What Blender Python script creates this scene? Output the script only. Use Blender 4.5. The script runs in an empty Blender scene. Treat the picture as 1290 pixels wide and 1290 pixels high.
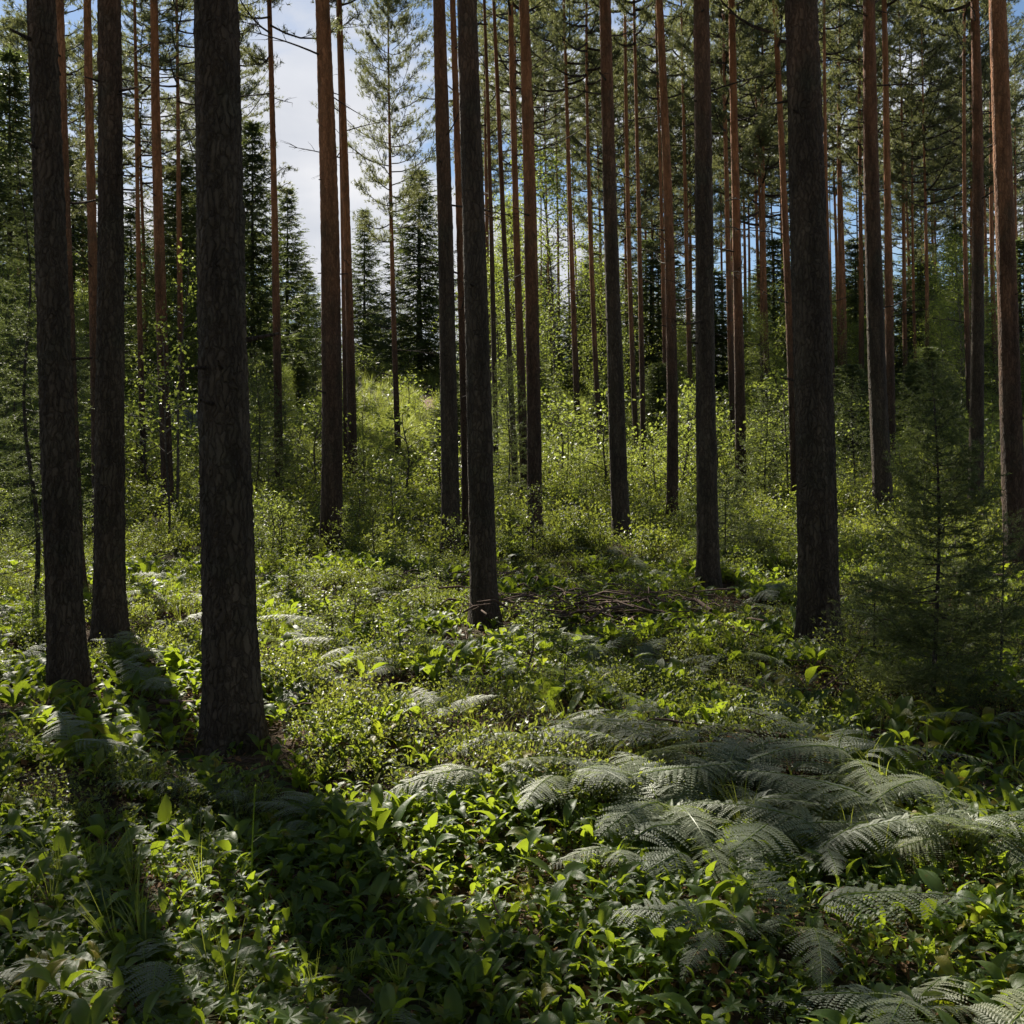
import bpy, math, random
import numpy as np
from mathutils import Vector
R = math.radians
rng = np.random.default_rng(7)
random.seed(7)
scene = bpy.context.scene
COL = scene.collection

# ------------------------------------------------------------ camera
F_PX, CX, HORIZON, EYE = 1383.0, 645.0, 570.0, 1.6
cd = bpy.data.cameras.new('camera'); cam = bpy.data.objects.new('camera', cd); COL.objects.link(cam)
cam.location = (0, 0, EYE); cam.rotation_euler = (R(90), 0, 0)
cd.sensor_width = 36; cd.lens = 36 * F_PX / 1290; cd.shift_y = -(645 - HORIZON) / 1290
cd.clip_start = .05; cd.clip_end = 6000
scene.camera = cam

# ------------------------------------------------------------ light
SUN_AZ, SUN_EL = R(-26), R(37)          # 26 degrees left of the view, behind the trees
sdir = Vector((math.sin(SUN_AZ) * math.cos(SUN_EL), math.cos(SUN_AZ) * math.cos(SUN_EL), math.sin(SUN_EL)))
ld = bpy.data.lights.new('sun', 'SUN'); ld.energy = 5.0; ld.angle = R(.5); ld.color = (1, .93, .8)
sun = bpy.data.objects.new('sun', ld); COL.objects.link(sun); sun.rotation_euler = sdir.to_track_quat('Z', 'Y').to_euler()
sun.location = (-20, 30, 40)
scene.view_settings.view_transform = 'Standard'; scene.view_settings.look = 'None'
scene.view_settings.gamma = 1; scene.view_settings.use_curve_mapping = False
scene.view_settings.exposure = 1.08
scene.cycles.use_denoising = True
scene.cycles.use_adaptive_sampling = True; scene.cycles.adaptive_threshold = .02; scene.cycles.max_bounces = 6; scene.cycles.diffuse_bounces = 4; scene.cycles.glossy_bounces = 2
scene.cycles.transmission_bounces = 5; scene.cycles.sample_clamp_indirect = 4

world = bpy.data.worlds.new('World'); scene.world = world; world.use_nodes = True
nt = world.node_tree; N = nt.nodes; L = nt.links
bg = N['Background']
sky = N.new('ShaderNodeTexSky'); sky.sky_type = 'NISHITA'; sky.sun_disc = False
sky.sun_elevation = SUN_EL; sky.sun_rotation = SUN_AZ; sky.air_density = 1.0; sky.dust_density = .15; sky.ozone_density = 3.0
tc = N.new('ShaderNodeTexCoord'); sep = N.new('ShaderNodeSeparateXYZ'); L.new(tc.outputs['Generated'], sep.inputs[0])
def wmath(op, a, b=None, c=None):
    n = N.new('ShaderNodeMath'); n.operation = op
    for i, v in enumerate((a, b, c)):
        if v is None: continue
        if isinstance(v, (int, float)): n.inputs[i].default_value = v
        else: L.new(v, n.inputs[i])
    return n.outputs[0]
zz = wmath('ADD', wmath('MAXIMUM', sep.outputs[2], 0.0), .22)
cmb = N.new('ShaderNodeCombineXYZ')
L.new(wmath('DIVIDE', sep.outputs[0], zz), cmb.inputs[0]); L.new(wmath('DIVIDE', sep.outputs[1], zz), cmb.inputs[1])
cmb.inputs[2].default_value = 4.3
cn = N.new('ShaderNodeTexNoise'); cn.inputs['Scale'].default_value = 1.35; cn.inputs['Detail'].default_value = 8; cn.inputs['Roughness'].default_value = .56
L.new(cmb.outputs[0], cn.inputs['Vector'])
mr = N.new('ShaderNodeMapRange'); mr.interpolation_type = 'SMOOTHSTEP'
mr.inputs['From Min'].default_value = .45; mr.inputs['From Max'].default_value = .56
L.new(cn.outputs[0], mr.inputs['Value'])
cl2 = N.new('ShaderNodeTexNoise'); cl2.inputs['Scale'].default_value = 3.1; cl2.inputs['Detail'].default_value = 6
L.new(cmb.outputs[0], cl2.inputs['Vector'])
cmx = N.new('ShaderNodeMix'); cmx.data_type = 'RGBA'; L.new(cl2.outputs[0], cmx.inputs['Factor'])
cmx.inputs[6].default_value = (4.5, 5.0, 6.0, 1); cmx.inputs[7].default_value = (10.5, 10.3, 10.2, 1)
mz = N.new('ShaderNodeMapRange'); mz.interpolation_type = 'SMOOTHSTEP'; mz.inputs['From Min'].default_value = .28; mz.inputs['From Max'].default_value = .55   # clouds lie low, the zenith is clear
mz.inputs['To Min'].default_value = 1; mz.inputs['To Max'].default_value = .12; L.new(sep.outputs[2], mz.inputs['Value'])
mx = N.new('ShaderNodeMix'); mx.data_type = 'RGBA'
L.new(wmath('MULTIPLY', mr.outputs[0], mz.outputs[0]), mx.inputs['Factor']); L.new(sky.outputs[0], mx.inputs[6]); L.new(cmx.outputs[2], mx.inputs[7])
L.new(mx.outputs[2], bg.inputs[0]); bg.inputs[1].default_value = .05

# ------------------------------------------------------------ helpers
def smooth(x, a, b):
    t = np.clip((x - a) / (b - a), 0, 1); return t * t * (3 - 2 * t)

def ground(x, y):
    """height of the forest floor"""
    x = np.asarray(x, float); y = np.asarray(y, float)
    yk = np.array([-400, 0, 12, 18, 25, 30, 40, 50, 62, 75, 110, 200, 600, 3000.])
    hk = np.array([0, 0, 0.0, .22, .85, 1.35, 2.55, 3.75, 5.9, 6.9, 6.0, 5.0, 8.0, 20.])
    h = sum(np.interp(y + d, yk, hk) for d in (-3, -1.5, 0, 1.5, 3)) / 5
    u = x / np.maximum(y, 6)
    far = smooth(y, 30, 60)
    h = h * (1 - far * .30 * smooth(u, .02, .2) - far * .12 * smooth(-u, .28, .45))
    n = .05 * np.sin(1.3 * x + .4) * np.cos(1.1 * y + .8) + .035 * np.sin(2.9 * x + 1.7 * y) + .03 * np.cos(3.7 * y - 2.1 * x + 1) + .012 * np.sin(7.7 * x + 2.1 * y) * np.cos(6.9 * y)
    n2 = .25 * np.sin(.31 * x + 1) * np.sin(.27 * y + 2) * smooth(y, 18, 40)
    return h + n + n2

def ray_ground(px, py):
    """where the view ray of a spot in the photograph meets the floor: a distance to lay things out with"""
    a = (HORIZON - py) / F_PX; u = (px - CX) / F_PX
    ys = np.arange(2, 160, .02); z = EYE + a * ys; g = ground(u * ys, ys)
    k = np.argmax(z <= g) if np.any(z <= g) else len(ys) - 1
    y = ys[k]; return u * y, y

def make_mesh(name, groups, smooth_shade=True, uv=None):
    """groups: list of (verts Nx3, faces Mxk, material)"""
    me = bpy.data.meshes.new(name)
    vs, ls, starts, mi = [], [], [], []; off = 0; lo = 0; mats = []
    for V, Fc, m in groups:
        V = np.asarray(V, float).reshape(-1, 3); Fc = np.asarray(Fc, int)
        if len(Fc) == 0: continue
        if m not in mats: mats.append(m)
        vs.append(V); ls.append((Fc + off).ravel()); k = Fc.shape[1]
        starts.append(lo + np.arange(len(Fc)) * k); lo += Fc.size; off += len(V)
        mi.append(np.full(len(Fc), mats.index(m)))
    V = np.concatenate(vs); Lp = np.concatenate(ls); S = np.concatenate(starts); M = np.concatenate(mi)
    me.vertices.add(len(V)); me.vertices.foreach_set('co', V.astype(np.float32).ravel())
    me.loops.add(len(Lp)); me.loops.foreach_set('vertex_index', Lp.astype(np.int32))
    me.polygons.add(len(S)); me.polygons.foreach_set('loop_start', S.astype(np.int32))
    for m in mats: me.materials.append(m)
    me.polygons.foreach_set('material_index', M.astype(np.int32))
    me.polygons.foreach_set('use_smooth', np.full(len(S), bool(smooth_shade)))
    me.update(calc_edges=True)
    return me

def link(name, data, parent=None, loc=(0, 0, 0), rot=(0, 0, 0), scale=1):
    o = bpy.data.objects.new(name, data); COL.objects.link(o); o.location = loc; o.rotation_euler = rot
    o.scale = (scale,) * 3 if isinstance(scale, (int, float)) else scale
    if parent is not None: o.parent = parent
    return o

def thing(name, label, cat, loc=(0, 0, 0), rotz=0, group=None, scale=1):
    o = link(name, None, None, loc, (0, 0, rotz), scale); o.empty_display_size = .2
    o['label'] = label; o['category'] = cat
    if group: o['group'] = group
    return o

def unit(a): return a / np.maximum(np.linalg.norm(a, axis=-1, keepdims=True), 1e-9)

def tube(P, rad, k=5):
    """tube round a polyline; returns verts, quads"""
    P = np.asarray(P, float); rad = np.asarray(rad, float); n = len(P)
    T = unit(np.gradient(P, axis=0)); ref = np.array([0, 0, 1.]) if abs(T[0][2]) < .8 else np.array([1., 0, 0])
    A = unit(np.cross(T, ref)); B = np.cross(T, A)
    th = np.arange(k) * 2 * np.pi / k
    V = P[:, None] + rad[:, None, None] * (np.cos(th)[None, :, None] * A[:, None] + np.sin(th)[None, :, None] * B[:, None])
    i = np.arange(n - 1)[:, None] * k; j = np.arange(k)[None]; j2 = (j + 1) % k
    Fq = np.stack([i + j, i + j2, i + k + j2, i + k + j], -1).reshape(-1, 4)
    return V.reshape(-1, 3), Fq

def tubes(lst, k=4):
    vs, fs, off = [], [], 0
    for P, rad in lst:
        V, Fq = tube(P, rad, k); vs.append(V); fs.append(Fq + off); off += len(V)
    return np.concatenate(vs), np.concatenate(fs)

def blades(P, D, length, width, normal=None):
    """one thin triangle per point: base at P, tip at P + D*length"""
    n = len(P); D = unit(D); length = np.broadcast_to(length, (n,)); width = np.broadcast_to(width, (n,))
    r = rng.normal(size=(n, 3)) if normal is None else normal
    S = unit(np.cross(D, r))
    V = np.stack([P - S * width[:, None] / 2, P + S * width[:, None] / 2, P + D * length[:, None]], 1).reshape(-1, 3)
    return V, np.arange(3 * n).reshape(-1, 3)

def diamonds(P, D, Nn, length, width, fold=.25):
    """a small folded leaf per point: 2 triangles as a bent quad split along the midrib"""
    n = len(P); D = unit(D); length = np.broadcast_to(length, (n,))[:, None]; width = np.broadcast_to(width, (n,))[:, None]
    S = unit(np.cross(D, Nn)); U = np.cross(S, D)
    mid = P + D * length * .42
    V = np.stack([P, mid + S * width / 2 + U * width * fold, P + D * length, mid - S * width / 2 + U * width * fold], 1).reshape(-1, 3)
    i = np.arange(n)[:, None] * 4
    Fc = np.concatenate([i + np.array([[0, 1, 2]]), i + np.array([[0, 2, 3]])])
    return V, Fc

# ------------------------------------------------------------ materials
def new_mat(name):
    m = bpy.data.materials.new(name); m.use_nodes = True; return m, m.node_tree.nodes, m.node_tree.links

def ramp(nd, stops):
    e = nd.color_ramp.elements
    e[0].position, e[0].color = stops[0][0], (*stops[0][1], 1); e[1].position, e[1].color = stops[-1][0], (*stops[-1][1], 1)
    for p, c in stops[1:-1]:
        q = e.new(p); q.color = (*c, 1)

def leaf_mat(name, stops, trans, tmix=.4, rough=.42, spec=.5, nscale=1.2, fine=14):
    """thin leaf: reflects, shines a little and lets the light through"""
    m, N, L = new_mat(name)
    b = N['Principled BSDF']; out = N['Material Output']
    oi = N.new('ShaderNodeObjectInfo'); g = N.new('ShaderNodeNewGeometry')
    tx = N.new('ShaderNodeTexNoise'); tx.inputs['Scale'].default_value = nscale; tx.inputs['Detail'].default_value = 1
    L.new(g.outputs['Position'], tx.inputs['Vector'])
    ad = N.new('ShaderNodeMath'); ad.operation = 'MULTIPLY_ADD'; L.new(oi.outputs['Random'], ad.inputs[0]); ad.inputs[1].default_value = .35
    L.new(tx.outputs[0], ad.inputs[2])
    ri = N.new('ShaderNodeMath'); ri.operation = 'MULTIPLY_ADD'; L.new(g.outputs['Random Per Island'], ri.inputs[0]); ri.inputs[1].default_value = .35
    L.new(ad.outputs[0], ri.inputs[2])
    mr = N.new('ShaderNodeMapRange'); mr.inputs['From Min'].default_value = .4; mr.inputs['From Max'].default_value = 1.2; L.new(ri.outputs[0], mr.inputs['Value'])
    cr = N.new('ShaderNodeValToRGB'); ramp(cr, stops); L.new(mr.outputs[0], cr.inputs[0])
    if name == 'broad_leaf':
        bn = N.new('ShaderNodeTexNoise'); bn.inputs['Scale'].default_value = 55; bn.inputs['Detail'].default_value = 4; L.new(g.outputs['Position'], bn.inputs['Vector'])
        bm = N.new('ShaderNodeMapRange'); bm.inputs['From Min'].default_value = .62; bm.inputs['From Max'].default_value = .70; bm.inputs['To Max'].default_value = .75; L.new(bn.outputs[0], bm.inputs['Value'])
        bx = N.new('ShaderNodeMix'); bx.data_type = 'RGBA'; L.new(bm.outputs[0], bx.inputs['Factor']); L.new(cr.outputs[0], bx.inputs[6]); bx.inputs[7].default_value = (.12, .075, .02, 1)
        L.new(bx.outputs[2], b.inputs['Base Color'])
    else: L.new(cr.outputs[0], b.inputs['Base Color'])
    b.inputs['Roughness'].default_value = rough; b.inputs['Specular IOR Level'].default_value = spec
    if name == 'fern_leaf':
        b.inputs['Sheen Weight'].default_value = .35; b.inputs['Sheen Roughness'].default_value = .45; b.inputs['Sheen Tint'].default_value = (.95, .95, .8, 1)
    if name in ('broad_leaf', 'fern_leaf'):
        fn = N.new('ShaderNodeTexNoise'); fn.inputs['Scale'].default_value = fine * 10; L.new(g.outputs['Position'], fn.inputs['Vector'])
        bp = N.new('ShaderNodeBump'); bp.inputs['Strength'].default_value = .25; bp.inputs['Distance'].default_value = .004
        L.new(fn.outputs[0], bp.inputs['Height']); L.new(bp.outputs[0], b.inputs['Normal'])
    t = N.new('ShaderNodeBsdfTranslucent')
    tm = N.new('ShaderNodeMix'); tm.data_type = 'RGBA'; tm.inputs['Factor'].default_value = .72
    L.new(cr.outputs[0], tm.inputs[6]); tm.inputs[7].default_value = (*trans, 1)
    L.new(tm.outputs[2], t.inputs[0])
    mx = N.new('ShaderNodeMixShader'); mx.inputs[0].default_value = tmix
    L.new(b.outputs[0], mx.inputs[1]); L.new(t.outputs[0], mx.inputs[2]); L.new(mx.outputs[0], out.inputs[0])
    return m

M_LILY = leaf_mat('broad_leaf', [(0, (.022, .055, .012)), (.5, (.045, .09, .016)), (.9, (.085, .125, .02)), (1, (.26, .2, .02))], (.46, .58, .03), .50, .50, .38)
M_BERRY = leaf_mat('berry_leaf', [(0, (.02, .045, .012)), (.5, (.04, .075, .018)), (.9, (.08, .10, .02)), (1, (.16, .09, .025))], (.46, .52, .06), .46, .46, .5, 1.0)
M_FERN = leaf_mat('fern_leaf', [(0, (.05, .08, .03)), (.5, (.085, .118, .045)), (1, (.15, .165, .07))], (.40, .48, .10), .32, .56, .8, 1.0)
M_FERN_DRY = leaf_mat('dry_fern_leaf', [(0, (.10, .045, .02)), (.5, (.16, .07, .03)), (1, (.22, .12, .04))], (.35, .16, .05), .3, .6, .3, 1.0)
M_GRASS = leaf_mat('grass_blade', [(0, (.04, .08, .015)), (.5, (.07, .12, .02)), (1, (.16, .17, .04))], (.50, .56, .06), .46, .5, .4, .8)
M_MEADOW = leaf_mat('meadow_blade', [(0, (.10, .14, .03)), (.5, (.15, .19, .04)), (1, (.26, .25, .08))], (.55, .62, .1), .45, .5, .4, .8)
M_BIRCH = leaf_mat('birch_leaf', [(0, (.03, .06, .014)), (.5, (.055, .095, .018)), (1, (.10, .13, .025))], (.46, .54, .08), .48, .46, .5, .7)
M_NEEDLE = leaf_mat('pine_needles', [(0, (.035, .05, .025)), (.5, (.055, .072, .036)), (1, (.09, .098, .05))], (.38, .40, .13), .42, .5, .4, .5)
M_SPRUCE = leaf_mat('spruce_needles', [(0, (.020, .038, .016)), (.5, (.034, .055, .022)), (1, (.06, .082, .032))], (.28, .34, .08), .36, .5, .35, .6)

def bark_mat(name, low, high, z0, z1, vscale=(32, 32, 8), upper=True, seed=0.):
    m, N, L = new_mat(name); b = N['Principled BSDF']
    tc = N.new('ShaderNodeTexCoord'); oi = N.new('ShaderNodeObjectInfo')
    mp = N.new('ShaderNodeMapping'); mp.inputs['Scale'].default_value = vscale; L.new(tc.outputs['Object'], mp.inputs[0])
    wn = N.new('ShaderNodeTexNoise'); wn.inputs['Scale'].default_value = 9; wn.inputs['Detail'].default_value = 5; L.new(tc.outputs['Object'], wn.inputs['Vector'])
    av = N.new('ShaderNodeVectorMath'); av.operation = 'MULTIPLY_ADD'; L.new(wn.outputs['Color'], av.inputs[0]); av.inputs[1].default_value = (2.6, 2.6, 3.0); L.new(mp.outputs[0], av.inputs[2])
    vo = N.new('ShaderNodeTexVoronoi'); vo.feature = 'DISTANCE_TO_EDGE'; vo.inputs['Scale'].default_value = 1; L.new(av.outputs[0], vo.inputs['Vector'])
    vc = N.new('ShaderNodeTexVoronoi'); vc.inputs['Scale'].default_value = 1; L.new(av.outputs[0], vc.inputs['Vector'])
    fz = N.new('ShaderNodeTexNoise'); fz.inputs['Scale'].default_value = 34; fz.inputs['Detail'].default_value = 9; fz.inputs['Roughness'].default_value = .7; L.new(tc.outputs['Object'], fz.inputs['Vector'])
    cr = N.new('ShaderNodeMapRange'); cr.inputs['From Max'].default_value = .22; L.new(vo.outputs['Distance'], cr.inputs['Value'])
    # plate colours
    r1 = N.new('ShaderNodeValToRGB'); ramp(r1, [(0, tuple(c * .55 for c in low)), (.5, low), (1, tuple(c * 1.5 for c in low))])
    ml = N.new('ShaderNodeMath'); ml.operation = 'MULTIPLY_ADD'; L.new(fz.outputs[0], ml.inputs[0]); ml.inputs[1].default_value = .55
    sp = N.new('ShaderNodeSeparateXYZ'); L.new(vc.outputs['Color'], sp.inputs[0])
    m2 = N.new('ShaderNodeMath'); m2.operation = 'MULTIPLY'; L.new(sp.outputs[0], m2.inputs[0]); m2.inputs[1].default_value = .45; L.new(m2.outputs[0], ml.inputs[2])
    L.new(ml.outputs[0], r1.inputs[0])
    r2 = N.new('ShaderNodeValToRGB'); ramp(r2, [(0, tuple(c * .5 for c in high)), (.5, high), (1, tuple(min(1, c * 1.4) for c in high))]); L.new(ml.outputs[0], r2.inputs[0])
    sz = N.new('ShaderNodeSeparateXYZ'); L.new(tc.outputs['Object'], sz.inputs[0])
    pn = N.new('ShaderNodeTexNoise'); pn.inputs['Scale'].default_value = 2.2; pn.inputs['Detail'].default_value = 4; L.new(tc.outputs['Object'], pn.inputs['Vector'])
    zj = N.new('ShaderNodeMath'); zj.operation = 'MULTIPLY_ADD'; L.new(pn.outputs[0], zj.inputs[0]); zj.inputs[1].default_value = 3.5; L.new(sz.outputs[2], zj.inputs[2])
    zr = N.new('ShaderNodeMapRange'); zr.interpolation_type = 'SMOOTHSTEP'; zr.inputs['From Min'].default_value = z0; zr.inputs['From Max'].default_value = z1; L.new(zj.outputs[0], zr.inputs['Value'])
    cm = N.new('ShaderNodeMix'); cm.data_type = 'RGBA'; L.new(zr.outputs[0], cm.inputs['Factor']); L.new(r1.outputs[0], cm.inputs[6]); L.new(r2.outputs[0], cm.inputs[7])
    st = N.new('ShaderNodeMapping'); st.inputs['Scale'].default_value = (9, 9, 1.1); L.new(tc.outputs['Object'], st.inputs[0])
    sn = N.new('ShaderNodeTexNoise'); sn.inputs['Scale'].default_value = 1; sn.inputs['Detail'].default_value = 5; L.new(st.outputs[0], sn.inputs['Vector'])
    sr = N.new('ShaderNodeMapRange'); sr.inputs['From Min'].default_value = .3; sr.inputs['From Max'].default_value = .7; sr.inputs['To Min'].default_value = .6; sr.inputs['To Max'].default_value = 1.5; L.new(sn.outputs[0], sr.inputs['Value'])
    sv = N.new('ShaderNodeVectorMath'); sv.operation = 'SCALE'; L.new(cm.outputs[2], sv.inputs[0]); L.new(sr.outputs[0], sv.inputs['Scale'])
    # grey-green lichen film in patches, dark fissures
    ln = N.new('ShaderNodeTexNoise'); ln.inputs['Scale'].default_value = 3.4; ln.inputs['Detail'].default_value = 7; L.new(tc.outputs['Object'], ln.inputs['Vector'])
    lr = N.new('ShaderNodeMapRange'); lr.inputs['From Min'].default_value = .52; lr.inputs['From Max'].default_value = .72; lr.inputs['To Max'].default_value = .4; L.new(ln.outputs[0], lr.inputs['Value'])
    lm = N.new('ShaderNodeMix'); lm.data_type = 'RGBA'; L.new(lr.outputs[0], lm.inputs['Factor']); L.new(sv.outputs[0], lm.inputs[6]); lm.inputs[7].default_value = (.07, .075, .045, 1)
    fm = N.new('ShaderNodeMix'); fm.data_type = 'RGBA'; fm.blend_type = 'MULTIPLY'
    iv = N.new('ShaderNodeMath'); iv.operation = 'SUBTRACT'; iv.inputs[0].default_value = 1; L.new(cr.outputs[0], iv.inputs[1])
    wf = N.new('ShaderNodeMath'); wf.operation = 'MULTIPLY'; L.new(iv.outputs[0], wf.inputs[0])
    zi = N.new('ShaderNodeMapRange'); zi.inputs['To Min'].default_value = .6; zi.inputs['To Max'].default_value = .3; L.new(zr.outputs[0], zi.inputs['Value']); L.new(zi.outputs[0], wf.inputs[1])
    L.new(wf.outputs[0], fm.inputs['Factor']); L.new(lm.outputs[2], fm.inputs[6]); fm.inputs[7].default_value = (.30, .25, .22, 1)
    L.new(fm.outputs[2], b.inputs['Base Color'])
    b.inputs['Roughness'].default_value = .85; b.inputs['Specular IOR Level'].default_value = .25
    hh = N.new('ShaderNodeMath'); hh.operation = 'MULTIPLY_ADD'; L.new(fz.outputs[0], hh.inputs[0]); hh.inputs[1].default_value = .5; L.new(cr.outputs[0], hh.inputs[2])
    bp = N.new('ShaderNodeBump'); bp.inputs['Distance'].default_value = .014; bp.inputs['Strength'].default_value = .8; L.new(hh.outputs[0], bp.inputs['Height']); L.new(bp.outputs[0], b.inputs['Normal'])
    return m

M_BARK = bark_mat('pine_bark', (.080, .060, .040), (.24, .11, .055), 5.0, 10.5)
M_BARK_RED = bark_mat('pine_bark_reddish', (.085, .055, .036), (.36, .16, .072), 3.6, 8.6)
M_TWIG = bark_mat('twig_bark', (.075, .055, .042), (.075, .055, .042), 90, 99, (40, 40, 12))
M_SBARK = bark_mat('spruce_bark', (.07, .058, .05), (.08, .06, .05), 90, 99, (40, 40, 20))
M_BBARK = bark_mat('birch_stem_bark', (.085, .07, .055), (.13, .11, .09), 1, 4, (20, 20, 40))

def ground_material():
    m, N, L = new_mat('forest_floor'); b = N['Principled BSDF']
    g = N.new('ShaderNodeNewGeometry')
    a = N.new('ShaderNodeTexNoise'); a.inputs['Scale'].default_value = 1.1; a.inputs['Detail'].default_value = 9; a.inputs['Roughness'].default_value = .65; L.new(g.outputs['Position'], a.inputs['Vector'])
    f = N.new('ShaderNodeTexNoise'); f.inputs['Scale'].default_value = 38; f.inputs['Detail'].default_value = 6; L.new(g.outputs['Position'], f.inputs['Vector'])
    r1 = N.new('ShaderNodeValToRGB'); ramp(r1, [(.25, (.035, .022, .013)), (.5, (.075, .048, .026)), (.75, (.14, .09, .05))]); L.new(f.outputs[0], r1.inputs[0])
    r2 = N.new('ShaderNodeValToRGB'); ramp(r2, [(.3, (.02, .035, .008)), (.7, (.05, .075, .018))]); L.new(f.outputs[0], r2.inputs[0])
    mm = N.new('ShaderNodeMapRange'); mm.inputs['From Min'].default_value = .45; mm.inputs['From Max'].default_value = .6; L.new(a.outputs[0], mm.inputs['Value'])
    c = N.new('ShaderNodeMix'); c.data_type = 'RGBA'; L.new(mm.outputs[0], c.inputs['Factor']); L.new(r1.outputs[0], c.inputs[6]); L.new(r2.outputs[0], c.inputs[7])
    L.new(c.outputs[2], b.inputs['Base Color']); b.inputs['Roughness'].default_value = .95; b.inputs['Specular IOR Level'].default_value = .15
    bp = N.new('ShaderNodeBump'); bp.inputs['Distance'].default_value = .03; L.new(f.outputs[0], bp.inputs['Height']); L.new(bp.outputs[0], b.inputs['Normal'])
    return m
M_GROUND = ground_material()

def simple_mat(name, c1, c2, scale=20, rough=.9, dist=.01):
    m, N, L = new_mat(name); b = N['Principled BSDF']; tc = N.new('ShaderNodeTexCoord')
    f = N.new('ShaderNodeTexNoise'); f.inputs['Scale'].default_value = scale; f.inputs['Detail'].default_value = 7; L.new(tc.outputs['Object'], f.inputs['Vector'])
    r = N.new('ShaderNodeValToRGB'); ramp(r, [(.3, c1), (.7, c2)]); L.new(f.outputs[0], r.inputs[0]); L.new(r.outputs[0], b.inputs['Base Color'])
    b.inputs['Roughness'].default_value = rough; b.inputs['Specular IOR Level'].default_value = .2
    bp = N.new('ShaderNodeBump'); bp.inputs['Distance'].default_value = dist; L.new(f.outputs[0], bp.inputs['Height']); L.new(bp.outputs[0], b.inputs['Normal'])
    return m
M_PATH = simple_mat('sandy_path', (.12, .075, .045), (.26, .16, .10), 9, .95, .08)
M_ROCK = simple_mat('boulder_stone', (.08, .08, .075), (.2, .2, .19), 4, .85, .05)
M_LITTER = simple_mat('dry_leaf', (.10, .045, .018), (.30, .16, .06), 1.5, .7)
M_DEADWOOD = simple_mat('dead_wood', (.07, .045, .032), (.15, .10, .075), 9, .9)
M_STALK = leaf_mat('green_stalk', [(0, (.10, .16, .02)), (1, (.2, .26, .04))], (.4, .5, .05), .4)

# ------------------------------------------------------------ the ground
def build_ground():
    ys = np.concatenate([np.arange(-30, 0, 1.5), np.arange(0, 12, .10), np.arange(12, 40, .3), np.arange(40, 110, 1.2), np.geomspace(110, 900, 24)])
    t = np.linspace(-1, 1, 161); xs = np.sign(t) * (np.abs(t) * 12 + (np.abs(t) ** 6) * 90)
    X, Y = np.meshgrid(xs, ys); X = X * np.maximum(1, np.abs(Y) / 20)
    V = np.stack([X, Y, ground(X, Y)], -1).reshape(-1, 3); nx = len(xs)
    i, j = np.meshgrid(np.arange(len(ys) - 1), np.arange(nx - 1), indexing='ij')
    a = i * nx + j; Fq = np.stack([a, a + 1, a + nx + 1, a + nx], -1).reshape(-1, 4)
    o = link('ground', make_mesh('ground', [(V, Fq, M_GROUND)])); o['kind'] = 'structure'
    o['label'] = 'forest floor of dark soil and moss rising towards the far hill'
    # the little sandy track on the far slope
    c = np.array([ray_ground(px, py) for px, py in ((556, 522), (550, 517), (542, 510), (536, 503), (545, 494))])
    t = np.linspace(0, 4, 26); cx = np.interp(t, range(5), c[:, 0]); cy = np.interp(t, range(5), c[:, 1])
    w = np.linspace(-1, 1, 7); X = cx[:, None] + w[None] * (.34 + .1 * np.sin(t * 5) + .08 * np.sin(t * 17))[:, None] * (1 - .6 * smooth(t, 3, 4) - .6 * smooth(-t, -1, 0))[:, None]; Y = cy[:, None] + 0 * w[None]
    V = np.stack([X, Y, ground(X, Y) + .05 + .04 * (1 - w[None] ** 2)], -1).reshape(-1, 3)
    i, j = np.meshgrid(np.arange(25), np.arange(6), indexing='ij'); a = i * 7 + j
    Fq = np.stack([a, a + 1, a + 8, a + 7], -1).reshape(-1, 4)
    o = link('path', make_mesh('path', [(V, Fq, M_PATH)])); o['kind'] = 'structure'; o['label'] = 'bare sandy brown path climbing the far sunlit slope'
    return c
PATH = build_ground()

# ------------------------------------------------------------ trunks
def worley(u, v, per, seed):
    """F2-F1 of a jittered lattice, periodic in u"""
    iu, iv = np.floor(u).astype(int), np.floor(v).astype(int); best = np.full(u.shape, 9.); sec = np.full(u.shape, 9.)
    for du in (-1, 0, 1):
        for dv in (-1, 0, 1):
            a = (iu + du) % per; b = iv + dv
            h = np.sin(a * 127.1 + b * 311.7 + seed) * 43758.5453; h2 = np.sin(a * 269.5 + b * 183.3 + seed) * 43758.5453
            d = np.hypot(iu + du + (h - np.floor(h)) - u, iv + dv + (h2 - np.floor(h2)) - v)
            sec = np.where(d < best, best, np.minimum(sec, d)); best = np.minimum(best, d)
    return sec - best

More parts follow.
